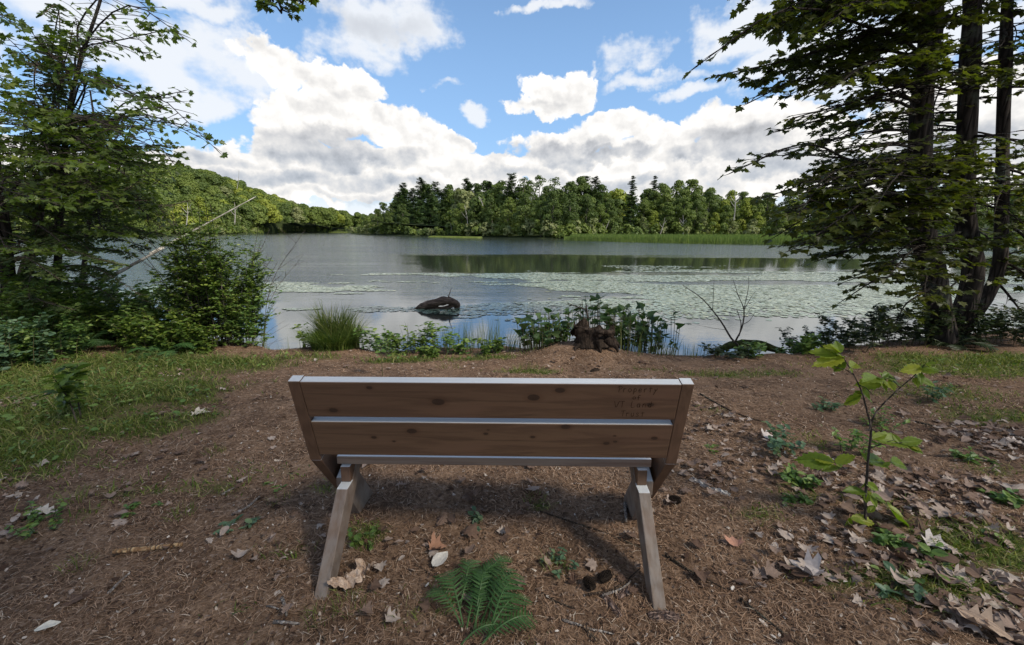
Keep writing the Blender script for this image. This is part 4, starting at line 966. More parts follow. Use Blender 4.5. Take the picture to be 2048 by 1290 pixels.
for px, py, z, w in ((300, 500, 1.1, .3), (340, 470, 1.4, .3), (250, 530, 1.0, .3), (280, 590, .8, .25), (200, 560, .8, .3), (310, 540, 1.0, .25), (230, 600, .6, .25), (150, 620, .6, .25), (180, 500, 1.3, .3), (380, 400, 1.8, .25), (330, 330, 2.1, .25), (350, 290, 2.3, .22), (310, 260, 2.5, .25), (290, 350, 1.9, .3), (240, 420, 1.6, .3), (160, 450, 1.4, .3),
                     (330, 310, 2.2, .2), (300, 400, 1.7, .25), (120, 560, .9, .3), (60, 600, .7, .3), (100, 380, 1.7, .3)):
    spec.append((px, py, 5.0 + r.uniform(-.7, 1.), z, w))
hemlock('old hemlock with leaning trunk and drooping dead lower limbs at the left', Tt, .10, 52, hl(Tt, spec))

# tree behind the photographer: its high crown shades the clearing, one leafy twig hangs into the top of the view
def shade_tree(label, x, y, H, Rc, seed, per=22, low=.38, twig=None):
    r = np.random.default_rng(seed); e = empty('shade_tree', (x, y, hz(x, y) - .1), label, 'tree'); wood = Geo(); g = Geo(); lobes = []
    T = [np.array((0, 0, 0)), np.array((.1, 0, H * .4)), np.array((-.1, .15, H * .75)), np.array((0, 0, H * .95))]; tube(wood, curve(T, 16), np.linspace(.24, .05, 16), 10)
    for k in range(30):
        h = low + (1 - low) * (k + r.random()) / 30; a = r.uniform(0, 6.28); q = Rc * math.sin(math.pi * min(.97, (h - low) / (1 - low) * .75 + .22)) ** .6 * r.uniform(.3, .95)
        c = np.array((math.cos(a) * q, math.sin(a) * q, H * h)); lobes.append((tuple(c), r.uniform(.8, 1.3))); b = trunk_at([t_ for t_ in T], max(.5, H * (h - .15))); tube(wood, [b, (b + c) / 2 + (0, 0, .3), c], [.08, .05, .02], 5)
    O, Nn, S, Tn = crown_pts(r, lobes, per, .26, solid=.2); put_clumps(g, O, Nn, S, Tn, r)
    mats = [M_mapleL]
    if twig is not None:
        lv = Leaves(); w2 = Geo(); b = np.array((0, 0, H * .45)); off = np.array(e.location)
        for tips in twig:
            tip = np.array(tuple(tips)) - off; mid_ = b + (tip - b) * .6 + (0, 0, .7); spray(wood, lv, curve([b, mid_, tip + (0, 0, .12), tip], 14), r, width=.16, leaf=.055, rad=.02, start=.9, step=.06, lstep=.035)
        lv.put(g, MAPLE)
    wood.build('trunk', M_bark, e, smooth=True); g.build('crown', mats, e, tint=True); return e
shade_tree('tree standing behind the viewer with one leafy twig hanging into the top of the view', -.9, -1.9, 8.5, 2.9, 61, twig=[at(548, 10, 3.2), at(592, -8, 3.3), at(530, -8, 3.2)], low=.52)
for i, (x, y, H, Rc, lab) in enumerate(((4.2, -2.2, 9.5, 3.4, 'shading tree to the right of the clearing, nearest of those behind the view'), (7.6, .6, 10., 3.6, 'shading tree at the right edge of the clearing, outside the view'), (8.6, -4.6, 12., 3.8, 'tall shading tree far behind the clearing to the right'), (1.6, -5.2, 11., 3.6, 'shading tree deep behind the bench'), (12., -2., 12.5, 4., 'large shading tree beyond the right edge of the clearing'), (4.2, 2.2, 8.8, 2.6, 'slim high crowned shading tree beside the clearing'))):
    if i not in (0, 4): continue
    shade_tree(lab, x, y, H, Rc, 62 + i, low=.36)
# ------------------------------------------------------------------ plants and dead wood along the shore
def place(G, e):
    off = np.array(e.location, np.float32)
    for g_ in G:
        for i in range(len(g_.v)): g_.v[i] = g_.v[i] - off
M_stem = material('green_brown_stem', lambda t: principled(t, t.ramp(island(t), [(0, (.05, .04, .02)), (1, (.10, .09, .04))]), .7, .2))
M_twig = bark_mat('twig_bark', (.035, .028, .024), (.13, .105, .085), (30, 30, 8))
def lm(name, a, b, c, tr=.3, **k): return leaf_mat(name, [(0, a), (.55, b), (1, c)], .45, .35, tr, **k)
M_shrub = lm('shrub_leaf', (0.055, 0.094, 0.019), (0.094, 0.149, 0.027), (0.195, 0.242, 0.046)); M_weed = lm('weed_leaf', (0.070, 0.125, 0.034), (0.110, 0.188, 0.046), (0.204, 0.266, 0.070))
M_fern = lm('fern_leaf', (0.042, 0.101, 0.030), (0.070, 0.148, 0.043), (0.120, 0.201, 0.066)); M_fernb = lm('bluish_fern_leaf', (0.063, 0.114, 0.066), (0.098, 0.169, 0.096), (0.155, 0.215, 0.106))
M_grass = lm('grass_blade', (.045, .070, .018), (.085, .120, .028), (.20, .20, .08)); M_sedge = lm('sedge_blade', (.035, .065, .014), (.070, .115, .020), (.15, .18, .04))
M_pick = lm('pickerelweed_leaf', (.030, .060, .020), (.050, .095, .028), (.09, .13, .04)); M_dark = lm('dark_shrub_leaf', (.018, .032, .012), (.030, .048, .016), (.055, .07, .025), .2)
M_yel = lm('yellow_green_leaf', (.10, .155, .018), (.17, .22, .022), (.27, .28, .03), .42)

def blade_clump(g, c, n, h, spread, w, r, lean=.35, seg=4, mat=0, upright=0.):
    """grass blades that rise and arch over"""
    a = r.uniform(0, 6.28, n); rad = spread * np.sqrt(r.random(n)); ox = c[0] + np.cos(a) * rad; oy = c[1] + np.sin(a) * rad
    oz = height(ox, oy) if len(c) < 3 else np.full(n, c[2]); oz = np.maximum(oz, WATER - .1) - .01
    H = h * r.uniform(.45, 1.1, n); a2 = a + r.normal(0, .9, n); le = lean * r.uniform(.2, 1.4, n) * H; s = np.linspace(0, 1, seg + 1)
    X = ox[:, None] + np.cos(a2)[:, None] * le[:, None] * s ** 2.2; Y = oy[:, None] + np.sin(a2)[:, None] * le[:, None] * s ** 2.2
    Z = oz[:, None] + H[:, None] * (s - .28 * (le / H)[:, None] * s ** 2.6)
    ww = w * r.uniform(.6, 1.2, n)[:, None] * (1 - s ** 1.7 * .92); a3 = r.uniform(0, 3.14, n); px = np.cos(a3)[:, None] * ww / 2; py = np.sin(a3)[:, None] * ww / 2
    V = np.stack([np.stack([X - px, Y - py, Z], -1), np.stack([X + px, Y + py, Z], -1)], 2).reshape(n, -1, 3)
    k = 2 * (seg + 1); F = np.array([(2 * i, 2 * i + 1, 2 * i + 3, 2 * i + 2) for i in range(seg)]); F = (F[None] + (np.arange(n) * k)[:, None, None]).reshape(-1, 4)
    g.add(V.reshape(-1, 3), F, mat)
def fern_frond(g, wood, base, az_, L, r, rise=.8, width=.34, npin=16, mat=0):
    """one arching frond: toothed pinnae in pairs along a curved stalk"""
    d = np.array((math.cos(az_), math.sin(az_), 0)); pts = []
    for s in np.linspace(0, 1, 14): pts.append(np.array(base) + d * L * (s * .85) + UP * L * rise * (s * .95 - .75 * s ** 2.2))
    tube(wood, pts, np.linspace(.004, .001, 14), 4, cap=False); P = np.array(pts)
    tv = []; tf = []
    m = 9
    for sgn in (-1, 1):
        b0 = len(tv); tv.append((0, 0, 0))
        for j in range(m):
            y = (j + .5) / m; wv = .105 * (1 - y) ** .6 + .015; tv += [(sgn * wv * .5, y - .035, .01), (sgn * wv, y + .01, -.02)]
        tv.append((0, 1, -.03)); tf.append(tuple(range(b0, len(tv))) if sgn > 0 else tuple(reversed(range(b0, len(tv)))))
    O = []; D = []; U = []; S = []
    for k in range(npin):
        s = .18 + .80 * k / (npin - 1); x = s * 13; i = min(12, int(x)); q = P[i] + (P[i + 1] - P[i]) * (x - i); td = nrm(P[i + 1] - P[i]); side = nrm(np.cross(td, UP)); nn = np.cross(side, td)
        w = L * width * math.sin(math.pi * min(1, (.12 + .95 * (1 - s)) ** .8)) ** .8 * (1 if s < .9 else .8)
        for sg in (-1, 1): O.append(q); D.append(nrm(side * sg + td * (.35 + .3 * s) + (0, 0, r.normal(-.12, .08)))); U.append(nn + r.normal(0, .1, 3)); S.append(max(.012, w * r.uniform(.85, 1.1)))
    X, Y, Z = frames(np.array(D), np.array(U)); X = X * 1.0; stamp(g, tv, tf, np.array(O), X, Y, Z, np.array(S), mat)
def fern(label, c, n, L, r, mat=None, group=None, rise=.9, az=(0, 6.28), width=.30, npin=16):
    e = empty('fern', (c[0], c[1], hz(c[0], c[1]) - .01), label, 'fern', group)
    for k in range(n):
        g = Geo(); w = Geo(); a = az[0] + (az[1] - az[0]) * (k + r.uniform(.2, .8)) / n
        fern_frond(g, g, (c[0] + r.normal(0, .015), c[1] + r.normal(0, .015), e.location.z), a, L * r.uniform(.7, 1.1), r, rise * r.uniform(.7, 1.2), width, npin); place([g], e); g.build('frond', mat or M_fern, e)
    return e
def leafy_stems(name, label, cat, c, n, h, spread, leaf, tpl, r, mat, group=None, lean=.25, nl=9, stem=.003, z=None, pair=True, start=.25, twigs=0, keep=None, droop=0., parts=('stems', 'leaves')):
    z0 = hz(c[0], c[1]) if z is None else z; e = empty(name, (c[0], c[1], z0), label, cat, group); wood = Geo(); lv = Leaves()
    for k in range(n):
        a = r.uniform(0, 6.28); rad = spread * math.sqrt(r.random()); b = np.array((c[0] + math.cos(a) * rad, c[1] + math.sin(a) * rad, 0)); b[2] = (max(hz(b[0], b[1]), WATER - .05) if z is None else z) - .02
        H = h * r.uniform(.55, 1.05); ln = lean * r.uniform(.2, 1.3) * H; m = b + (math.cos(a) * ln * .3, math.sin(a) * ln * .3, H * .55); tip = b + (math.cos(a) * ln, math.sin(a) * ln, H * (1 - .15 * lean)) + r.normal(0, .03 * H, 3)
        P = np.array(curve([b, m, tip], 8)); tube(wood, P, np.linspace(stem, stem * .4, len(P)), 4, cap=False); axes = [(P, start)]
        for j in range(twigs):
            u = r.uniform(start, .95); i = int(u * (len(P) - 1)); q = P[min(i, len(P) - 1)]; a2 = r.uniform(0, 6.28); L = H * r.uniform(.12, .28) * (1.2 - u * .6); tp = q + (math.cos(a2) * L, math.sin(a2) * L, L * r.uniform(.1, .9)); P2 = np.array([q, (q + tp) / 2 + (0, 0, .03 * L), tp]); tube(wood, P2, [stem * .5, stem * .35, stem * .2], 3, cap=False); axes.append((P2, .1))
        for Q, st in axes:
            nn = nl if Q is P else max(3, int(nl * .6))
            for j in range(nn):
                u = st + (1 - st) * j / max(1, nn - 1); x = u * (len(Q) - 1); i = min(len(Q) - 2, int(x)); q = Q[i] + (Q[i + 1] - Q[i]) * (x - i)
                if keep is not None and not keep(q): continue
                a3 = r.uniform(0, 6.28)
                for sg in ((0, 3.14) if pair else (0,)):
                    dd = nrm((math.cos(a3 + sg), math.sin(a3 + sg), r.uniform(-.3, .5) - droop)); lv.add(q, dd, nrm(UP + r.normal(0, .35, 3)), leaf * r.uniform(.55, 1.15), r.random())
    g = Geo(); lv.put(g, tpl); place([wood, g], e); wood.build(parts[0], M_stem if stem < .006 else M_twig, e); g.build(parts[1], mat, e); return e
r = np.random.default_rng(88)
# the big shrub on the left bank: many upright stems, small leaves
def keep_shrub(q):
    p = proj(q)
    if p is None: return True
    return (p[0] - 425) ** 2 / 112 ** 2 + (p[1] - 570) ** 2 / 142 ** 2 < 1 + .25 * math.sin(p[1] * .21) + .12 * math.sin(p[0] * .33)
c = gp(430, 690); leafy_stems('shoreline_shrub', 'big rounded leafy shrub with many upright stems at the water edge on the left', 'shrub', (c.x, c.y + .25), 60, 1.95, .42, .050, OVAL, r, M_shrub, lean=.32, nl=24, stem=.0065, twigs=12, start=.16, keep=keep_shrub)
c = gp(370, 690); leafy_stems('shoreline_shrub', 'smaller darker leafy shrub joined to the left of the big rounded shrub', 'shrub', (c.x, c.y + .4), 26, 1.25, .35, .062, OVAL, r, M_shrub, lean=.35, nl=16, stem=.006, twigs=8, start=.12)
c = gp(490, 692); leafy_stems('shoreline_shrub', 'low pale leafy shoots on the water side of the big rounded shrub', 'shrub', (c.x, c.y + .1), 16, .85, .2, .05, OVAL, r, M_weed, lean=.3, nl=14, stem=.004, twigs=5, start=.1)
# undergrowth on the left
UG = [(40, 690, .9, 'leafy bush of dull green stems at the far left edge of the bank'), (110, 665, .85, 'dense low bush under the old hemlock trunk'), (175, 640, .7, 'low bush right of the hemlock foot, in front of the water'), (250, 690, .6, 'broad leafy weeds between the ferns and the big shrub'), (320, 700, .55, 'green weeds in front of the big rounded shrub'), (0, 740, .6, 'weeds cut by the left edge of the picture'), (90, 720, .5, 'short weeds in front of the low bushes on the left'), (385, 700, .45, 'short weeds at the foot of the big rounded shrub'), (215, 655, .75, 'green bush behind the pale ferns on the left'), (290, 660, .7, 'dark bush between the pale ferns and the big shrub'), (-60, 700, 1., 'bush at the left border of the picture behind the ferns')]
for i, (px, py, h, lab) in enumerate(UG):
    c = gp(px, py); leafy_stems('undergrowth_bush', lab, 'bush', (c.x, c.y), 26, h, .36, .065, (TOOTH, OVAL, BEECH)[i % 3], r, (M_weed, M_shrub, M_fernb)[i % 3], 'low bushes and weeds on the left bank', lean=.35, nl=10, stem=.004, twigs=4, start=.12)
UG2 = [(140, 655, 1.1, 'tall leafy bush hiding the hemlock foot'), (30, 655, 1.2, 'tall bush behind the ferns at the far left'), (200, 680, .8, 'light green bush behind the young left sapling'), (340, 670, 1.0, 'bush filling the gap left of the big rounded shrub')]
for i, (px, py, h, lab) in enumerate(UG2):
    c = gp(px, py); leafy_stems('undergrowth_bush', lab, 'bush', (c.x, c.y), 34, h, .42, .07, (TOOTH, OVAL)[i % 2], r, (M_shrub, M_weed)[i % 2], 'low bushes and weeds on the left bank', lean=.4, nl=12, stem=.004, twigs=6, start=.08)
FE = [(60, 670, .62, 'spreading fern at the far left by the hemlock trunk'), (215, 668, .55, 'pale bluish fern in front of the water on the left'), (285, 672, .5, 'bluish fern just left of the big rounded shrub'), (160, 700, .5, 'fern arching over the grass on the left bank'), (0, 690, .6, 'fern half cut off by the left edge'), (330, 712, .38, 'small upright fern in front of the rounded shrub'), (105, 690, .5, 'fern in the middle of the left undergrowth')]
for i, (px, py, L, lab) in enumerate(FE):
    c = gp(px, py); fern(lab, (c.x, c.y), 9, L, r, M_fernb if i in (1, 2, 6) else M_fern, 'ferns on the left bank', rise=1.0)
# sapling on the left lawn
c = gp(160, 842); leafy_stems('tree_sapling', 'thin young sapling with dull green leaves on the grassy left bank', 'sapling', (c.x, c.y), 2, .62, .03, .10, TOOTH, r, M_shrub, lean=.25, nl=7, stem=.006, twigs=4, start=.45)
c = gp(765, 752); leafy_stems('tree_sapling', 'single dark thin shoot rising behind the left half of the bench', 'sapling', (c.x, c.y), 1, .42, .01, .06, OVAL, r, M_weed, lean=.2, nl=4, stem=.005, twigs=2, start=.6)
# sedge tussock on its little hump
c = gp(668, 695); e = empty('sedge_tussock', (c.x, c.y + .12, hz(c.x, c.y)), 'round tussock of bright green sedge at the water edge behind the bench', 'sedge'); g = Geo(); g2 = Geo()
blade_clump(g, (c.x - .02, c.y + .12), 900, .66, .17, .012, r, lean=.38, seg=5); blade_clump(g, (c.x + .22, c.y + .08), 260, .54, .09, .011, r, .5, 5); blade_clump(g2, (c.x - .0, c.y + .0), 1800, .38, .27, .009, r, .95, 5)
place([g, g2], e); g.build('tall_blades', M_grass, e); g2.build('arching_blades', M_sedge, e)
RU = [(555, 697, 26, .50, .10, 'sparse thin rushes standing in the water left of the sedge tussock'), (520, 697, 8, .35, .06, 'few thin rushes beside the big rounded shrub'), (965, 702, 90, .48, .26, 'patch of upright rushes behind the middle of the bench'), (1010, 705, 60, .40, .2, 'rushes thinning out to the right of the middle patch'), (905, 702, 30, .42, .16, 'rushes mixed with leafy weeds right of the sedge tussock'), (820, 700, 14, .45, .15, 'few tall rushes poking above the leafy weeds'), (1335, 712, 60, .36, .2, 'blue green arching rushes right of the stump'), (1265, 712, 30, .40, .2, 'rushes among the arrow shaped leaves right of the stump'), (1400, 716, 40, .2, .16, 'short grass tuft at the water edge left of the bare branch'), (600, 698, 12, .25, .08, 'short stalks at the left foot of the sedge tussock'), (1080, 700, 40, .34, .15, 'thin grass stalks among the leaves left of the mound')]
for px, py, n, h, sp, lab in RU:
    c = gp(px, py); g = Geo(); blade_clump(g, (c.x, c.y + .15), n, h, sp, .0075, r, .16 if n != 60 else .45, 4); o = g.build('rush_clump', M_grass); tag(o, lab, 'rushes', 'rushes along the near shore')
LW = [(735, 700, .30, 'leafy weed touching the right side of the sedge tussock'), (620, 697, .30, 'feathery weed at the left side of the sedge tussock'), (775, 706, .33, 'dark leafy weed between the tussock and the broad leaved weeds'), (835, 708, .36, 'broad leaved weed behind the bench, left of the middle'), (880, 706, .38, 'tallest broad leaved weed behind the middle of the bench'), (800, 712, .25, 'low bright weed at the edge of the worn ground'), (915, 712, .22, 'low weed in front of the rush patch'), (985, 710, .18, 'low creeping weed at the foot of the rushes'), (1510, 718, .18, 'low weed on the bank below the mossy log'), (860, 716, .16, 'small weed on the bank between the broad leaved weeds and the bench')]
for i, (px, py, h, lab) in enumerate(LW):
    c = gp(px, py); leafy_stems('leafy_weed', lab, 'weed', (c.x, c.y + .1), 11, h * 1.15, .14, .07, (BEECH, OVAL, TOOTH)[i % 3], r, M_weed if i % 2 == 0 else M_shrub, 'leafy weeds along the near shore', nl=6, start=.2, twigs=1)
# pickerelweed: each stalk carries one spear shaped leaf
PICK = half_leaf([(.20, -.16), (.36, -.10), (.34, .12), (.24, .45), (.10, .8)], .14, .1)
PK = [(1085, 698, 60, .50, .26, 'clump of spear shaped leaves left of the stump'), (1120, 694, 34, .50, .16, 'spear leaved clump directly behind the needle mound'), (1200, 690, 46, .58, .24, 'spear shaped leaves rising behind the stump'), (1260, 700, 70, .50, .26, 'wide clump of spear shaped leaves right of the stump'), (1310, 708, 34, .40, .16, 'rightmost thinning clump of spear shaped leaves'), (1355, 712, 4, .46, .04, 'single tall spear shaped leaf right of the clumps, against the water')]
for px, py, n, h, sp, lab in PK:
    c = gp(px, py); cx, cy = c.x, c.y + (.42 if 1100 < px < 1230 else .22); e = empty('pickerelweed', (cx, cy, hz(cx, cy)), lab, 'water plant', 'spear leaved water plants at the near shore'); wood = Geo(); lv = Leaves()
    for k in range(n):
        a = r.uniform(0, 6.28); q = sp * math.sqrt(r.random()); b = np.array((cx + math.cos(a) * q, cy + math.sin(a) * q, 0)); b[2] = max(hz(b[0], b[1]), WATER - .1) - .02; H = h * r.uniform(.35, 1.05); z1 = hz(cx, cy - .25) if False else -.12 + H
        tip = np.array((b[0] + math.cos(a) * .12 * H, b[1] + math.sin(a) * .12 * H, z1)); tube(wood, [b, (b + tip) / 2 + (.01, 0, 0), tip], [.004, .0035, .003], 4, cap=False)
        a2 = r.uniform(0, 6.28); lv.add(tip, nrm((math.cos(a2), math.sin(a2), r.uniform(-.2, 1.0))), nrm(UP * .7 + r.normal(0, .6, 3)), r.uniform(.075, .13), r.random())
        for _ in range(2): q2 = b + (tip - b) * r.uniform(.35, .8); a2 = r.uniform(0, 6.28); lv.add(q2, nrm((math.cos(a2), math.sin(a2), r.uniform(-.1, .8))), nrm(UP * .7 + r.normal(0, .6, 3)), r.uniform(.05, .10), r.random())
    g = Geo(); lv.put(g, PICK); place([wood, g], e); wood.build('stalks', M_stem, e); g.build('leaves', M_pick, e)

# rotten stump
def fnst(t):
    p = coords(t); n = t.noise(t.scale(p, (30, 30, 6)), 1., 6, .65, dist=.8); 
    return principled(t, t.ramp(n, [(.3, (.010, .008, .006)), (.5, (.034, .024, .018)), (.72, (.11, .080, .060))]), .95, .1, t.bump(n, 1., .03))
M_rot = material('rotten_wood', fnst)
c = gp(1180, 695); g = Geo(); rr_ = np.random.default_rng(4)
e = empty('tree_stump', (c.x + .06, c.y + .02, hz(c.x, c.y) - .05), 'dark rotten stump with a hollow broken top on the needle mound', 'stump'); e.scale = (.85, .85, .84); e.location.y -= .02; e.location.z = hz(e.location.x, e.location.y) + .0
n, m = 28, 9; V = []; th = np.arange(n) * 2 * math.pi / n
for i in range(m):
    h = i / (m - 1); prof = .19 + .07 * (1 - h) ** 2 + .045 * h ** 2 * 1.6
    for j in range(n):
        jag = .05 * math.sin(th[j] * 3 + 1) + .05 * math.sin(th[j] * 7) + rr_.normal(0, .016)
        q = .82 * prof * (1 + .20 * math.sin(th[j] * 2 + .6) + .14 * math.sin(th[j] * 5 + h * 2) + rr_.normal(0, .03)); V.append((1.25 * q * math.cos(th[j]) - .05 * h, .8 * q * math.sin(th[j]), h * (.235 + jag * 1.0 + .05 * math.cos(th[j] - 2.6))))
for j in range(n): V.append((V[(m - 1) * n + j][0] * .72, V[(m - 1) * n + j][1] * .7, .13 + rr_.normal(0, .012)))
F = [(i * n + j, i * n + (j + 1) % n, (i + 1) * n + (j + 1) % n, (i + 1) * n + j) for i in range(m) for j in range(n)]; g.add(V, F); g.f.append((np.array([list(range(m * n, m * n + n))]), 0)); g.build('stump_body', M_rot, e, smooth=True)
g = Geo()
for a, L in ((.3, .34), (-.5, .3), (2.9, .3), (3.7, .34), (-1.4, .22)):
    p0 = np.array((math.cos(a) * .15, math.sin(a) * .12, .10)); p1 = np.array((math.cos(a) * L, math.sin(a) * L * .8, .0)); g_ = Geo(); tube(g_, curve([p0, (p0 + p1) / 2 + (0, 0, -.01), p1, p1 + (p1 - p0) * .2 + (0, 0, -.05)], 8), [.06, .055, .045, .04, .035, .025, .02, .015, .01][:len(curve([p0, p0, p1, p1], 8))] if False else np.linspace(.06, .012, len(curve([p0, p0, p1, p1], 8))), 7, wob=.2); g_.build('root', M_rot, e, smooth=True)
for a, b, w in (((-.26, -.05, .25), (.02, -.12, .215), .035), ((-.05, -.13, .225), (.24, -.06, .2), .035), ((-.30, .0, .27), (-.18, -.08, .2), .025)):
    g = Geo(); tube(g, curve([a, ((a[0] + b[0]) / 2, a[1] - .03, (a[2] + b[2]) / 2 + .01), b], 8), [w * .4] + [w] * (len(curve([a, b, b], 8)) - 2) + [w * .5], 7, wob=.35); g.build('broken_rim', M_rot, e, smooth=True)
# dead twig sticking out above the stump
def branchy(name, label, cat, polys, mat, group=None):
    e = empty(name, polys[0][0][0], label, cat, group); g = Geo()
    for P, r0, r1 in polys: C_ = curve(P, 12) if len(P) > 2 else P; tube(g, C_, np.linspace(r0, r1, len(C_)), 6, wob=.15)
    place([g], e); o = g.build(name, mat, smooth=True); o.location = e.location; bpy.data.objects.remove(e); return tag(o, label, cat, group)
Y0 = 5.65
branchy('dead_twig', 'dark forked twig pointing left above the spear shaped leaves behind the stump', 'twig', [([at(1178, 668, Y0), at(1176, 640, Y0), at(1172, 612, Y0)], .018, .012), ([at(1174, 620, Y0), at(1158, 615, Y0), at(1134, 606, Y0)], .012, .005), ([at(1172, 622, Y0), at(1173, 612, Y0 + .02), at(1172, 607, Y0)], .01, .004), ([at(1158, 615, Y0), at(1164, 607, Y0)], .006, .003)], M_twig)
# bare branch at the water edge on the right, on a small mossy log hump
Yb = 5.5; B = lambda x, y, d=0: at(x, y, Yb + d)
ps = [([B(1478, 692), B(1462, 676), B(1440, 640), B(1405, 598), B(1365, 570)], .016, .003), ([B(1470, 684), B(1484, 655), B(1488, 620), B(1476, 590), B(1465, 555)], .012, .002), ([B(1478, 672), B(1482, 648), B(1474, 620)], .008, .004),
      ([B(1484, 650), B(1500, 640), B(1512, 620)], .005, .0015), ([B(1488, 620), B(1502, 595), B(1512, 582)], .005, .0015), ([B(1488, 618), B(1497, 575), B(1497, 552)], .005, .0015), ([B(1425, 620), B(1427, 590), B(1428, 555)], .005, .0015), ([B(1440, 640), B(1418, 628), B(1392, 632)], .003, .001), ([B(1452, 660), B(1420, 655), B(1395, 650)], .003, .001), ([B(1485, 640), B(1505, 612), B(1530, 590)], .003, .001), ([B(1476, 590), B(1468, 580), B(1456, 570)], .003, .001), ([B(1405, 598), B(1390, 596), B(1375, 600)], .002, .001)]
branchy('bare_branch', 'bare dead branch forking upward at the water edge on the right', 'branch', ps, M_twig)
c = gp(1490, 705); g = Geo(); P = [(c.x - .38, c.y + .0, -.21), (c.x - .1, c.y + .04, -.13), (c.x + .25, c.y + .03, -.15), (c.x + .5, c.y - .05, -.22)]; tube(g, curve(P, 12), np.interp(np.linspace(0, 1, len(curve(P, 12))), [0, .3, .7, 1], [.03, .06, .055, .03]), 9, wob=.3)
def fmoss(t):
    n = t.noise(coords(t), 22, 5, .65); return principled(t, t.ramp(n, [(.3, (.018, .018, .008)), (.55, (.045, .055, .016)), (.75, (.10, .11, .03))]), .95, .1, t.bump(n, 1., .02))
M_moss = material('mossy_bark', fmoss); o = g.build('mossy_log', M_moss, smooth=True); tag(o, 'mossy half buried log at the water edge under the bare branch', 'log')
g = Geo(); p = B(1494, 694); tube(g, [p + Vector((0, 0, -.12)), p + Vector((.004, 0, 0)), p + Vector((0, .01, .06))], [.022, .021, .018], 7, wob=.15); tag(g.build('broken_post', M_rot), 'short dark upright stub on the mossy log', 'stub')
c = gp(1462, 712); leafy_stems('vine_patch', 'dark glossy low leaves spreading over the left end of the mossy log', 'vine', (c.x, c.y + .08), 34, .17, .24, .07, OVAL, r, M_dark, lean=.9, nl=4, start=.4)
DS = [(1640, 690, .62, .30, 'dark sparse shrub leaning left over the water on the right'), (1700, 700, .45, .3, 'dark low shrub left of the maple clump, touching the pale weeds'), (1760, 695, .5, .35, 'fine leaved dark shrub in front of the bright water, left of the trunks'), (1820, 690, .55, .3, 'dark shrub against the foot of the thickest maple trunk'), (1600, 705, .28, .2, 'low thin shrub at the bank between bare branch and dark shrubs'), (2030, 690, .6, .35, 'dark shrub right of the maple clump at the picture edge'), (1930, 688, .55, .4, 'dark leafy shrub covering the foot of the three maples')]
for i, (px, py, h, sp, lab) in enumerate(DS):
    c = gp(px, py); leafy_stems('dark_shrub', lab, 'shrub', (c.x, c.y + .1), 16 if i < 3 else 24, h * 1.1, sp, .06, OVAL, r, M_dark if i not in (4,) else M_weed, 'dark shrubs at the water edge on the right', lean=.5, nl=9, stem=.0035, twigs=5, start=.2)
c = gp(1880, 690); fern('fern at the foot of the maple clump on the right', (c.x, c.y - .1), 8, .5, r, M_dark, None)
c = gp(1850, 640); 
# log lying in the water
def fnlog(t):
    p = coords(t); n = t.noise(t.scale(p, (5, 22, 22)), 1., 6, .65, dist=.6); nz = t.sep(E(t, t.node('ShaderNodeNewGeometry').outputs['Normal']))[2]
    c = t.ramp(n, [(.3, (.03, .018, .012)), (.5, (.11, .065, .040)), (.72, (.30, .20, .14))]); c = t.mix(t.smooth(t.sep(p)[2], .05, -.02), c, (.016, .011, .008)); return principled(t, c, .75, .35, t.bump(n, 1., .03))
M_log = material('wet_log', fnlog); cL = gnd(872, 618, WATER); e = empty('floating_log', (cL.x, cL.y, WATER), 'curved broken log arching out of the pond', 'log')
def LP(px, py, dy_=0): q = at(px, py, cL.y + dy_) - Vector(e.location); return (q.x, q.y, q.z)
for nm, P, rs in (('trunk_piece', [LP(822, 622, .05), LP(845, 612, 0), LP(868, 606, 0), LP(890, 602, 0), LP(905, 604, .05), LP(915, 611, .1), LP(908, 624, .1)], [.012, .085, .12, .11, .10, .08, .05]),
                  ('side_piece', [LP(832, 620, .02), LP(856, 618, .0), LP(888, 616, .02), LP(914, 608, .08)], [.02, .05, .05, .05]), ('broken_twig', [LP(896, 600, 0), LP(898, 590, 0), LP(903, 576, 0)], [.02, .013, .004])):
    g = Geo(); C_ = curve(P, 24); tube(g, C_, np.interp(np.linspace(0, 1, len(C_)), np.linspace(0, 1, len(rs)), rs), 10, wob=.25); g.build(nm, M_log, e, smooth=True)
# leaning dead trunk over the left shrub
def lean(label, a, b, r0, r1, mid=None):
    g = Geo(); P = [a] + ([mid] if mid else []) + [b]; C_ = curve(P, 14); tube(g, C_, np.linspace(r0, r1, len(C_)), 8, wob=.2); o = g.build('leaning_dead_tree', M_pale, smooth=True); tag(o, label, 'dead trunk'); return o
lean('pale dead trunk leaning up to the right behind the big rounded shrub', at(300, 508, 7.4), at(512, 393, 9.2), .022, .007, at(402, 453, 8.3))
lean('short dead limb slanting up through the hemlock branches on the left', at(210, 560, 6.0), at(328, 495, 6.4), .025, .014)
# ------------------------------------------------------------------ forest floor: grass, litter, sticks, foreground plants
r = np.random.default_rng(404)
def scatter(n, x0, x1, y0, y1, f):
    X = r.uniform(x0, x1, n); Y = y0 + (y1 - y0) * r.random(n); k = r.random(n) < f(X, Y); return X[k], Y[k]
def vis(X, Y, m=1.28): return np.abs(X) < (Y + .35) * m + .2
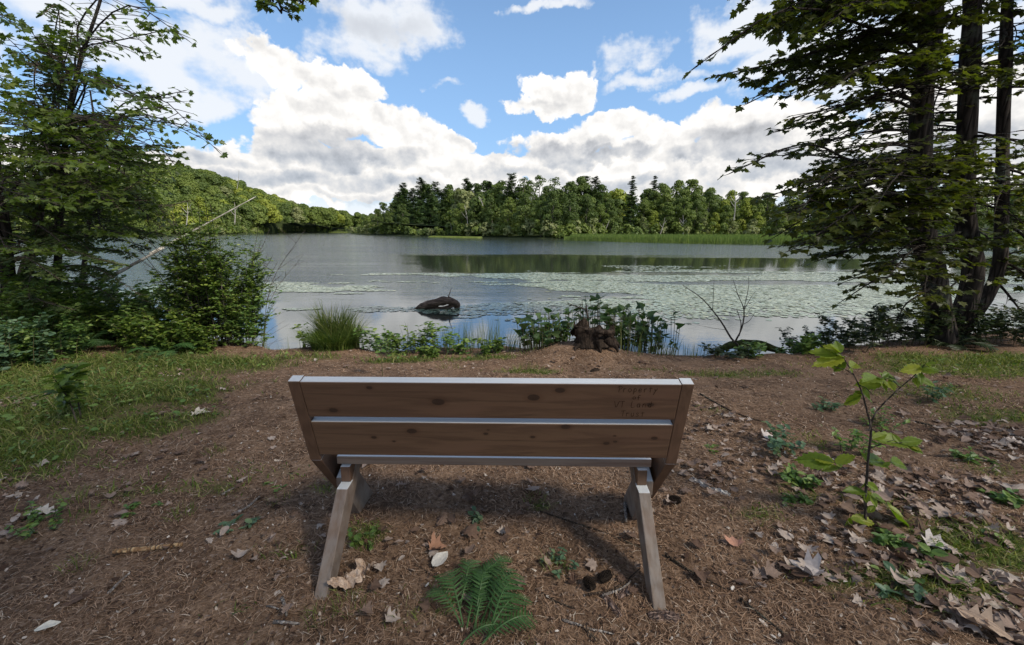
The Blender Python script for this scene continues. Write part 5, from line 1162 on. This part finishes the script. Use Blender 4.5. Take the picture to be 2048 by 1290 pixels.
# grass: blades over the green places
X, Y = scatter(520000, -8, 8.5, .9, 6.9, lambda x, y: np.clip((green(x, y) - .22) * 1.5, 0, 1) * np.clip(1.5 / y, .2, 1) * vis(x, y) * (y < shore_y(x) + .15))
n = len(X); g = Geo(); s = np.linspace(0, 1, 4); left = np.clip((-X - .5) / 2, 0, 1)
H = (.030 + .075 * green(X, Y) * (.35 + .65 * left)) * r.uniform(.4, 1.3, n) * (1 + .5 * (Y > 4.5)); a = r.uniform(0, 6.28, n); le = H * r.uniform(.2, 1.5, n)
oz = height(X, Y); ww = (.0028 + .0012 * Y / 3) * r.uniform(.6, 1.3, n)
PX = X[:, None] + np.cos(a)[:, None] * le[:, None] * s ** 2; PY = Y[:, None] + np.sin(a)[:, None] * le[:, None] * s ** 2; PZ = oz[:, None] + H[:, None] * (s - .3 * s ** 2.5) - .003
wd = ww[:, None] * (1 - s ** 1.5 * .9); a3 = r.uniform(0, 3.14, n); qx = np.cos(a3)[:, None] * wd; qy = np.sin(a3)[:, None] * wd
V = np.stack([np.stack([PX - qx, PY - qy, PZ], -1), np.stack([PX + qx, PY + qy, PZ], -1)], 2).reshape(n, -1, 3); F = np.array([(2 * i, 2 * i + 1, 2 * i + 3, 2 * i + 2) for i in range(3)])
g.add(V.reshape(-1, 3), (F[None] + (np.arange(n) * 8)[:, None, None]).reshape(-1, 4))
M_lawn = leaf_mat('short_grass', [(0, (.060, .092, .018)), (.45, (.110, .150, .032)), (.8, (.20, .215, .06)), (1, (.34, .29, .15))], .6, .2, .3)
tag(g.build('grass', M_lawn), 'thin short grass growing in patches over the bank', 'grass', kind='stuff'); print('grass', n)
# low broad leaves in the thick green of the left bank and in tufts elsewhere
X, Y = scatter(60000, -7, 8, .9, 6.3, lambda x, y: np.clip((green(x, y) - .5) * 1.2, 0, 1) * vis(x, y) * np.where(x < 0, .85, .2) * (y < shore_y(x)))
n = len(X); g = Geo(); a = r.uniform(0, 6.28, n); oz = height(X, Y) + r.uniform(.005, .07, n)
A, B, C_ = frames(np.stack([np.cos(a), np.sin(a), r.uniform(-.2, .5, n)], -1), nrm(UP + r.normal(0, .4, (n, 3)))); stamp(g, *OVAL, np.stack([X, Y, oz], -1), A, B, C_, r.uniform(.018, .055, n))
tag(g.build('ground_cover', M_weed), 'low broad leaved ground cover among the grass', 'ground cover', kind='stuff'); print('cover', n)
# pine needles
Mn = material('pine_needle_litter', lambda t: principled(t, t.ramp(island(t), [(0, (.080, .044, .025)), (.4, (.205, .118, .070)), (.75, (.35, .218, .138)), (.95, (.45, .31, .21)), (1, (.58, .49, .39))]), .8, .2))
def dens(x, y): return np.clip(1.15 / y ** 1.35, .06, 1) * vis(x, y) * (1 - .7 * np.clip(green(x, y) * 1.6 - .3, 0, 1)) * (y < shore_y(x) + .1)
X, Y = scatter(720000, -6, 6, .85, 5.8, lambda x, y: dens(x, y) * np.clip((fbm(x * 3.2, y * 3.2, 4, 61) - .34) * 5, .12, 1)); n = len(X); g = Geo(); a = r.uniform(0, 6.28, n); L = r.uniform(.015, .055, n) * np.where(Y > 3, 1.2, 1); w = r.uniform(.0005, .0011, n) * np.clip(Y / 1.6, 1, 2.6)
bend = r.normal(0, .25, n); X1 = X + np.cos(a) * L; Y1 = Y + np.sin(a) * L; XM = (X + X1) / 2 - np.sin(a) * L * bend * .4; YM = (Y + Y1) / 2 + np.cos(a) * L * bend * .4
lift = r.uniform(.001, .009, n); z0 = height(X, Y) + lift; z1 = height(X1, Y1) + r.uniform(.001, .014, n); zm = np.maximum(height(XM, YM) + .003, (z0 + z1) / 2) + .002
nx_, ny_ = -np.sin(a) * w, np.cos(a) * w
V = np.stack([np.stack([X - nx_, Y - ny_, z0], -1), np.stack([X + nx_, Y + ny_, z0], -1), np.stack([XM - nx_, YM - ny_, zm], -1), np.stack([XM + nx_, YM + ny_, zm], -1), np.stack([X1 - nx_ * .5, Y1 - ny_ * .5, z1], -1), np.stack([X1 + nx_ * .5, Y1 + ny_ * .5, z1], -1)], 1)
g.add(V.reshape(-1, 3), (np.array([(0, 1, 3, 2), (2, 3, 5, 4)])[None] + (np.arange(n) * 6)[:, None, None]).reshape(-1, 4)); tag(g.build('needle_litter', Mn), 'brown fallen pine needles covering the bare ground', 'pine needles', kind='stuff'); print('needles', n)
# bark crumbs, wood chips and scraps of leaf
X, Y = scatter(150000, -6, 6, .85, 5.8, lambda x, y: dens(x, y) * .8); n = len(X); g = Geo(); th_ = np.array([.2, 1.1, 2.3, 3.4, 4.3, 5.5])
V = np.stack([np.cos(th_)[None] * r.uniform(.6, 1.3, (n, 6)), np.sin(th_)[None] * r.uniform(.25, .75, (n, 6)), r.normal(0, .12, (n, 6))], -1); sc = r.uniform(.0025, .011, n) * np.where(r.random(n) < .06, 2.0, 1)
a = r.uniform(0, 6.28, n); A, B, C_ = frames(np.stack([np.cos(a), np.sin(a), r.normal(0, .25, n)], -1), nrm(UP + r.normal(0, .35, (n, 3))))
V = np.stack([X, Y, height(X, Y) + .004 + r.random(n) * .008], -1)[:, None] + sc[:, None, None] * (V[..., 0:1] * B[:, None] + V[..., 1:2] * A[:, None] + V[..., 2:3] * C_[:, None])
g.add(V.reshape(-1, 3), np.arange(n * 6).reshape(-1, 6)); Mc = material('bark_crumbs', lambda t: principled(t, t.ramp(island(t), [(0, (.035, .020, .014)), (.5, (.10, .058, .038)), (.82, (.20, .13, .09)), (.94, (.36, .28, .22)), (1, (.58, .52, .46))]), .9, .15)); tag(g.build('bark_crumbs', Mc), 'crumbs of bark and scraps of leaf between the needles', 'bark crumbs', kind='stuff'); print('crumbs', n)
# fallen leaves (mostly on the right)
def curled(tpl, c=.5): v = np.array(tpl[0], float).copy(); v[:, 2] += c * (v[:, 0] ** 2) * 1.4 + c * .5 * (v[:, 1] - .5) ** 2 + .05 * np.sin(v[:, 0] * 14 + v[:, 1] * 9); return v, tpl[1]
M_dry = leaf_mat('dry_leaf', [(0, (.085, .048, .032)), (.35, (.17, .110, .080)), (.7, (.28, .205, .165)), (1, (.42, .35, .30))], .8, .2, .1, tr_tint=(1., .8, .6), tint_attr=False)
g = Geo()
LR = [(1900, 1000, .75, .22, 400), (1600, 930, .35, .14, 80), (1720, 1130, .45, .12, 140), (1980, 1230, .3, .12, 120), (1450, 860, .3, .25, 90), (1990, 880, .4, .25, 200), (1420, 960, .2, .12, 60), (380, 880, .8, .5, 60), (300, 745, .5, .2, 30), (1000, 730, 2.5, .4, 90), (900, 1100, 1.5, .4, 120), (60, 1000, .7, .25, 60), (60, 810, .3, .1, 40), (1300, 780, 1.2, .4, 60), (1930, 760, .8, .4, 60)]
for px, py, rx, ry, cnt in LR:
    c = gp(px, py); X = c.x + r.normal(0, rx * .55, cnt); Y = np.clip(c.y + r.normal(0, ry * .8, cnt), .8, 5.6); a = r.uniform(0, 6.28, cnt); sz = np.where(r.random(cnt) < .4, r.uniform(.045, .085, cnt), r.uniform(.018, .05, cnt)) * (.8 if cnt < 100 else 1)
    A, B, C_ = frames(np.stack([np.cos(a), np.sin(a), r.normal(0, .12, cnt)], -1), nrm(UP * np.where(r.random(cnt) < .85, 1, -1)[:, None] + r.normal(0, .25, (cnt, 3)))); O = np.stack([X, Y, height(X, Y) + r.uniform(.008, .03, cnt)], -1); k = r.integers(0, 4, cnt)
    for j, tp in enumerate((curled(MAPLE, .5), curled(OAK, .7), curled(MAPLE, -.3), curled(BEECH, 1.2))): q = k == j; stamp(g, *tp, O[q], A[q], B[q], C_[q], sz[q])
tag(g.build('leaf_litter', M_dry), 'dry brown and silvery fallen leaves lying on the ground', 'fallen leaves', kind='stuff')
# single leaves one can point to
def one_leaf(px, py, size, col, label, tpl, rot, curl=.5, tilt=(0, 0, 1), lift=.012):
    c = gp(px, py); g = Geo(); A, B, C_ = frames(np.array([(math.cos(rot), math.sin(rot), .08)]), np.array([nrm(np.array(tilt, float))])); v, f = curled(tpl, curl); stamp(g, v, f, np.array([(0, 0, 0)]), A, B, C_, np.array([size]))
    o = g.build('fallen_leaf', material('fallen_leaf', lambda t: principled(t, t.mix(t.noise(coords(t), 60, 4, .6), tuple(k * .6 for k in col), tuple(min(1, k * 1.4) for k in col)), .75, .2))); o.location = (c.x, c.y, c.z + lift)
    m = o.modifiers.new('thick', 'SOLIDIFY'); m.thickness = .0012; return tag(o, label, 'leaf', 'single fallen leaves one can pick out')
one_leaf(1467, 1098, .07, (.42, .22, .15), 'orange star shaped maple leaf lying right of the bench', MAPLE, 1.2)
one_leaf(1900, 1235, .15, (.36, .26, .19), 'largest curled brown oak leaf near the bottom right corner', OAK, -.9, 1.0, lift=.03)
one_leaf(2005, 1275, .11, (.40, .30, .23), 'pale narrow leaf in the bottom right corner', OAK, -.8, .8)
one_leaf(1635, 1160, .11, (.44, .38, .35), 'silvery curled leaf between the right leg and the leaf drift', MAPLE, 2.2, .9)
one_leaf(1530, 880, .10, (.55, .48, .44), 'pale leaf standing out below the small green seedlings', MAPLE, .3, .5)
one_leaf(1850, 1090, .11, (.45, .40, .37), 'white dry leaf right of the yellow green sapling', MAPLE, -.4, .3)
one_leaf(2000, 885, .13, (.55, .46, .40), 'pale leaf lying alone near the right edge', OAK, -.5, .5)
one_leaf(865, 1140, .10, (.46, .43, .39), 'pale folded leaf left of the foreground fern', BEECH, 1.0, .8, (.3, 0, 1))
one_leaf(860, 1103, .08, (.30, .16, .10), 'rusty brown leaf above the pale folded leaf under the bench', MAPLE, .2, .9)
one_leaf(740, 770, .10, (.50, .40, .36), 'small pale leaf on the ground behind the bench', MAPLE, .2, .4)
one_leaf(50, 1035, .12, (.50, .44, .38), 'pale curled leaf at the left edge of the path', OAK, .4, .15)
one_leaf(70, 1268, .07, (.6, .55, .46), 'small pale leaf in the bottom left corner', BEECH, .5, .6)
one_leaf(385, 832, .12, (.48, .42, .34), 'pale leaves where the lawn meets the worn path', MAPLE, .5, .15)
# crumpled pale bark paper by the left leg
c = gp(708, 1165); g = Geo(); nx_, ny_ = 26, 26; U, V_ = np.meshgrid(np.linspace(-1, 1, nx_), np.linspace(-1, 1, ny_))
def paper(g, ox, oy, sx, sy, rot, seed):
    ang = np.arctan2(V_, U); rad = np.maximum(abs(U), abs(V_)) * (1 + .22 * np.sin(ang * 3 + seed) + .12 * np.sin(ang * 7 + seed * 2)); x = rad * np.cos(ang) * sx; y = rad * np.sin(ang) * sy
    z = .022 + .030 * (fbm(U * 2.2 + seed, V_ * 2.2, 4, seed) - .4) * 2 + .012 * np.abs(np.sin(U * 5 + V_ * 3 + seed)) + .02 * rad * np.sin(ang * 2 + 1)
    cr, sr = math.cos(rot), math.sin(rot); P = np.stack([ox + x * cr - y * sr, oy + x * sr + y * cr, z], -1).reshape(-1, 3); I = np.arange(ny_ - 1)[:, None] * nx_ + np.arange(nx_ - 1)[None]; g.add(P, np.stack([I, I + 1, I + nx_ + 1, I + nx_], -1).reshape(-1, 4))
paper(g, -.025, -.02, .058, .040, .3, 3); paper(g, .03, .045, .045, .034, -.5, 5)
o = g.build('crumpled_bark', material('papery_bark', lambda t: principled(t, t.ramp(t.noise(coords(t), 45, 5, .6), [(.3, (.30, .20, .14)), (.55, (.52, .38, .28)), (.75, (.62, .50, .40))]), .8, .2, t.bump(t.noise(coords(t), 60, 4, .6), .8, .01))), smooth=False); o.location = (c.x, c.y, c.z); tag(o, 'crumpled pale papery bark lying beside the left leg of the bench', 'bark')

# sticks
M_stick = bark_mat('stick_bark', (.09, .055, .035), (.30, .20, .13), (40, 40, 10)); M_greystick = bark_mat('grey_stick', (.16, .13, .11), (.42, .37, .33), (40, 40, 10)); M_dstick = bark_mat('dark_stick', (.035, .024, .018), (.12, .085, .06), (40, 40, 10))
def stick(pts, rad, mat, label, tip=.5, cat='stick', name='fallen_stick', n=7):
    P = [];
    for i, (px, py) in enumerate(pts): q = gp(px, py); P.append((q.x, q.y, q.z + rad * (.9 if i else .8) + .004))
    o0 = P[0]; P = [(a - o0[0], b - o0[1], c_ - o0[2]) for a, b, c_ in P]; C_ = curve(P, 14) if len(P) > 2 else [P[0], tuple((np.array(P[0]) + np.array(P[1])) / 2 + (0, 0, .002)), P[1]]
    g = Geo(); tube(g, C_, np.linspace(rad, rad * tip, len(C_)), n, wob=.09); o = g.build(name, mat, smooth=True); o.location = o0; return tag(o, label, cat, 'sticks lying on the ground')
M_tan = bark_mat('tan_stick', (.22, .12, .06), (.50, .34, .19), (30, 30, 6))
stick([(228, 1108), (290, 1103), (366, 1094)], .0115, M_tan, 'smooth tan stick lying alone on the left', .8)
stick([(1330, 1112), (1380, 1145), (1450, 1182)], .006, M_dstick, 'long thin dark stick right of the right leg')
stick([(1080, 1025), (1160, 1052), (1210, 1068), (1285, 1100)], .0045, M_dstick, 'long thin curved twig running behind the right leg')
stick([(1170, 1193), (1230, 1180), (1280, 1140)], .0045, M_dstick, 'dark twig leaning toward the right leg from the left')
stick([(1078, 1185), (1110, 1205), (1150, 1220)], .004, M_dstick, 'dark twig right of the foreground fern')
stick([(1125, 1243), (1165, 1256), (1190, 1265)], .005, M_greystick, 'forked twig near the bottom, middle one of three')
stick([(1165, 1253), (1180, 1270), (1193, 1285)], .0065, M_stick, 'stout short stick pointing down at the bottom edge')
stick([(1180, 1262), (1205, 1266), (1228, 1272)], .0045, M_greystick, 'pale thin stick pointing right near the bottom edge')
stick([(1205, 1195), (1245, 1180), (1262, 1165)], .006, M_greystick, 'grey curved stick beside the foot of the right leg')
stick([(218, 1190), (240, 1168), (262, 1148)], .006, M_greystick, 'short pale stick below the tan stick')
stick([(385, 1200), (430, 1140), (518, 1096)], .0045, M_stick, 'thin long brown stick left of the left leg')
stick([(465, 1032), (495, 1018), (520, 996)], .0075, M_greystick, 'pale split stick left of the bench')
stick([(445, 992), (475, 976)], .007, M_greystick, 'short flat grey splinter above the pale split stick')
stick([(565, 1200), (572, 1222), (574, 1236)], .0065, M_greystick, 'short grey stick below the left leg')
stick([(548, 1248), (600, 1252)], .007, M_greystick, 'grey stick lying level near the bottom left of the bench')
stick([(620, 1245), (645, 1270), (650, 1290)], .005, M_stick, 'brown stick at the bottom edge left of the crumpled bark')
stick([(1400, 790), (1470, 828), (1540, 850)], .008, M_dstick, 'dark root like stick on the slope right of the bench')
stick([(1830, 845), (1930, 872), (2040, 905)], .007, M_dstick, 'long dark stick on the right slope')
stick([(1250, 1010), (1252, 1048)], .010, M_greystick, 'pale upright splinter of wood beside the right leg', .6)
stick([(830, 1130), (870, 1155), (905, 1165)], .003, M_dstick, 'fine twig left of the foreground fern')
stick([(1480, 1200), (1560, 1265), (1600, 1295)], .005, M_dstick, 'dark twig in the bottom right foreground')
stick([(535, 1215), (560, 1222)], .004, M_greystick, 'tiny pale stick near the bottom left of the bench')
# bark slabs and cones
def slab(px, py, L, w, h, rot, mat, label, tilt=0.):
    c = gp(px, py); g = Geo(); n = 12; V = []
    for i in range(n):
        u = i / (n - 1) * 2 - 1; ww = w * (1 - .35 * u * u + .15 * math.sin(i * 2.3)); hh = h * (1 - .5 * u * u)
        for a_ in np.linspace(0, math.pi, 6): V.append((u * L / 2, -math.cos(a_) * ww / 2, math.sin(a_) * hh * (1 + .3 * math.sin(i * 1.7 + a_ * 3)) - .004))
    F = [(i * 6 + j, i * 6 + j + 1, (i + 1) * 6 + j + 1, (i + 1) * 6 + j) for i in range(n - 1) for j in range(5)]; g.add(V, F); g.f.append((np.array([list(range(6))]), 0)); g.f.append((np.array([list(range((n - 1) * 6, n * 6))[::-1]]), 0))
    o = g.build('bark_slab', mat, smooth=False); o.location = (c.x, c.y, c.z + .004); o.rotation_euler = (0, tilt, rot); return tag(o, label, 'bark', 'slabs of bark on the ground')
M_slab = bark_mat('bark_slab', (.08, .05, .04), (.27, .19, .155), (10, 60, 30))
slab(1328, 1234, .115, .05, .018, -.03, M_slab, 'flat grooved slab of bark in front of the right leg'); slab(1222, 1210, .12, .028, .018, -1.1, M_slab, 'narrow torn bark strip left of the right leg'); slab(1250, 1185, .09, .03, .016, .6, M_slab, 'brown bark chip close to the right leg')
slab(1400, 968, .12, .035, .02, -1.0, bark_mat('bleached_wood', (.30, .25, .22), (.62, .57, .52), (10, 60, 30)), 'bleached splintered wood right of the bench'); slab(1440, 985, .10, .03, .02, -.6, bark_mat('bleached_chip', (.34, .31, .28), (.66, .62, .58), (10, 60, 30)), 'small bleached chip beside the splintered wood')
slab(1190, 742, .12, .04, .03, .5, M_rot, 'dark bark lump on the needle mound')
def cone(px, py, rot, label):
    c = gp(px, py); g = Geo(); rr_ = np.random.default_rng(int(px)); O = []; D = []
    for k in range(90):
        u = k / 90; a = k * 2.4; R_ = .018 * math.sin(math.pi * (u * .85 + .12)) ** .8; O.append((math.cos(a) * R_ * .55, math.sin(a) * R_ * .55 + 0, u * .055 - .02)); D.append((math.cos(a), math.sin(a), .55))
    A, B, C_ = frames(np.array(D), np.tile(UP, (90, 1))); stamp(g, [(-.35, 0, 0), (.35, 0, 0), (.45, .8, .1), (0, 1, .16), (-.45, .8, .1)], [(0, 1, 2, 3, 4)], np.array(O), A, B, C_, np.full(90, .014)); o = g.build('pine_cone', M_rot); o.location = (c.x, c.y, c.z + .018); o.rotation_euler = (R(80), 0, rot)
    m = o.modifiers.new('thick', 'SOLIDIFY'); m.thickness = .0015; return tag(o, label, 'cone', 'pine cones')
cone(1175, 1170, .4, 'pine cone left of the two by the right leg'); cone(1205, 1163, 2., 'pine cone right of the two by the right leg'); cone(1345, 1004, 1., 'pine cone behind the right leg')

# foreground fern in front of the bench
c = gp(925, 1240); rf = np.random.default_rng(12)
e = empty('fern', (c.x, c.y, c.z), 'bright green fern growing under the bench in the foreground', 'fern')
for k in range(20):
    base = (rf.uniform(905, 975), rf.uniform(1185, 1295)); a = 1.6 + rf.normal(0, .5) if k % 6 else rf.uniform(.2, .9); L = rf.uniform(.14, .27)
    q = gp(*base); g = Geo(); fern_frond(g, g, (q.x, q.y, q.z), a, L, rf, rf.uniform(.7, 1.3), rf.uniform(.21, .30), 13); place([g], e); g.build('frond', M_fern, e)
# yellow green sapling on the right
cS = gp(1732, 1052); Ys = cS.y; S_ = lambda x, y, d=0: np.array(tuple(at(x, y, Ys + d)))
e = empty('tree_sapling', (cS.x, cS.y, cS.z), 'young sapling with yellow green toothed leaves in the right foreground', 'sapling'); wood = Geo(); lv = Leaves(); rs = np.random.default_rng(6)
main = [np.array(tuple(cS)) - (0, 0, .02), S_(1731, 1000), S_(1736, 920), S_(1742, 862), S_(1734, 822), S_(1722, 780), S_(1702, 740), S_(1680, 705)]; br = [S_(1738, 862), S_(1752, 825), S_(1790, 785), S_(1830, 750), S_(1850, 728)]
tube(wood, curve(main, 28), np.linspace(.0065, .0018, len(curve(main, 28))), 6); tube(wood, curve(br, 16), np.linspace(.0042, .0014, len(curve(br, 16))), 5)
for a, b in (((1740, 895), (1815, 885)), ((1736, 900), (1790, 880)), ((1800, 775), (1770, 755)), ((1718, 770), (1745, 790)), ((1734, 1000), (1690, 985)), ((1732, 990), (1775, 1010)), ((1708, 750), (1670, 735))): pa, pb = S_(*a), S_(*b); tube(wood, [pa, (pa + pb) / 2 + (0, 0, .01), pb], [.0022, .0017, .0012], 4, cap=False)
LV = [(1678, 712, 1625, 702, .095), (1680, 705, 1650, 690, .085), (1690, 715, 1640, 730, .08), (1690, 722, 1665, 745, .09), (1700, 735, 1720, 722, .05), (1760, 755, 1710, 748, .08), (1765, 755, 1800, 750, .07), (1772, 762, 1712, 772, .09), (1780, 765, 1808, 765, .06), (1838, 742, 1878, 738, .09), (1850, 728, 1866, 722, .05), (1846, 735, 1820, 745, .05), (1830, 755, 1870, 768, .07),
      (1722, 790, 1690, 812, .09), (1722, 782, 1760, 800, .06), (1744, 878, 1812, 872, .09), (1800, 886, 1852, 880, .085), (1812, 888, 1848, 905, .08), (1736, 925, 1788, 920, .07), (1780, 925, 1826, 930, .075), (1670, 925, 1590, 918, .12), (1680, 935, 1640, 945, .06), (1734, 985, 1686, 975, .09), (1740, 990, 1775, 1000, .07), (1730, 965, 1755, 975, .05), (1775, 1010, 1820, 1045, .12), (1750, 1012, 1738, 1025, .06), (1700, 1035, 1760, 1050, .09), (1735, 1050, 1810, 1085, .10)]
for a, b, c2, d2, sz in LV:
    p0 = S_(a, b); p1 = S_(c2, d2, rs.uniform(-.05, .05)); dv = p1 - p0
    if np.linalg.norm(dv) > sz * 1.3 or True: tube(wood, [p0, p0 + dv * .1], [.0012, .001], 3, cap=False)
    for _ in range(1): lv.add(p0 + dv * .05, nrm(dv + (0, rs.normal(0, .02), 0)), nrm(UP * .75 + (0, -.55, 0) + rs.normal(0, .18, 3)), max(sz * .8, np.linalg.norm(dv) * .95), rs.random())
    for _ in range(2): lv.add(p0, nrm(dv + rs.normal(0, np.linalg.norm(dv) * .9, 3)), nrm(UP + (0, -.4, 0) + rs.normal(0, .25, 3)), sz * rs.uniform(.5, .9), rs.random())
g = Geo(); lv.put(g, (np.array(TOOTH[0]) * (.86, 1, 1), TOOTH[1])); place([wood, g], e); wood.build('stem', M_twig, e); g.build('leaves', M_yel, e)
# seedlings and little green plants
SD = [(1560, 905, .20, .05, 'bluish seedling cluster left of the yellow green sapling'), (1600, 970, .10, .05, 'small fern like seedling in the leaf drift'), (1700, 905, .22, .045, 'leafy seedlings directly behind the yellow green sapling'), (1860, 800, .2, .05, 'thin young shrub on the right slope'), (1940, 920, .08, .05, 'small seedlings among pale leaves near the right edge'), (1800, 1090, .07, .05, 'small plants at the foot of the sapling'), (1790, 1180, .06, .045, 'seedlings in the leaves at the bottom right'), (1880, 1140, .05, .045, 'bright little seedling beside the white dry leaf'), (1590, 1010, .06, .04, 'low seedlings left of the sapling foot'), (935, 1050, .06, .035, 'tiny green sprout under the bench, right of the middle'), (2010, 1000, .07, .05, 'seedling at the right edge below the pale leaf'), (1420, 900, .03, .04, 'tiny pale green leaves right of the bench'), (475, 1050, .05, .04, 'small green plant left of the bench under the pale split stick'), (560, 965, .03, .03, 'few green blades left of the bench'), (745, 1085, .08, .03, 'grassy sprout right of the left leg'), (1115, 1130, .07, .025, 'tuft of yellow green moss under the bench'), (80, 1060, .12, .035, 'thin seedling at the left edge of the path'), (290, 1010, .05, .03, 'low green tuft above the tan stick'), (1650, 820, .1, .04, 'small weeds left of the sapling top'), (1760, 860, .16, .04, 'seedlings right of the sapling stem')]
for i, (px, py, h, lf, lab) in enumerate(SD):
    c = gp(px, py); leafy_stems('seedling', lab, 'seedling', (c.x, c.y), 9 if h > .09 else 6, h, .07, lf, (OVAL, BEECH, TOOTH)[i % 3], r, M_fernb if i % 3 == 0 else M_weed, 'seedlings on the forest floor', nl=5, stem=.002, start=.3, lean=.5)
TU = [(735, 1085, 60, .10), (700, 1215, 50, .06), (1110, 1135, 50, .07), (1070, 1000, 50, .05), (360, 1030, 50, .07), (560, 1000, 40, .06), (880, 1190, 40, .05), (1050, 740, 120, .10), (1430, 750, 120, .08), (640, 1235, 50, .06), (800, 1240, 40, .06), (430, 905, 60, .06), (1520, 1040, 60, .05), (1960, 1100, 90, .06), (160, 1130, 50, .06), (900, 735, 80, .08), (1080, 1280, 30, .03), (150, 1000, 50, .08)]
for i, (px, py, n, h) in enumerate(TU):
    pass
g = Geo()
for px, py, n, h in TU: c = gp(px, py); blade_clump(g, (c.x, c.y), n, h, .06 if py > 900 else .15, .0035, r, .7, 3)
tag(g.build('grass_tufts', M_lawn), 'loose grass tufts scattered over the needle covered ground', 'grass', kind='stuff')
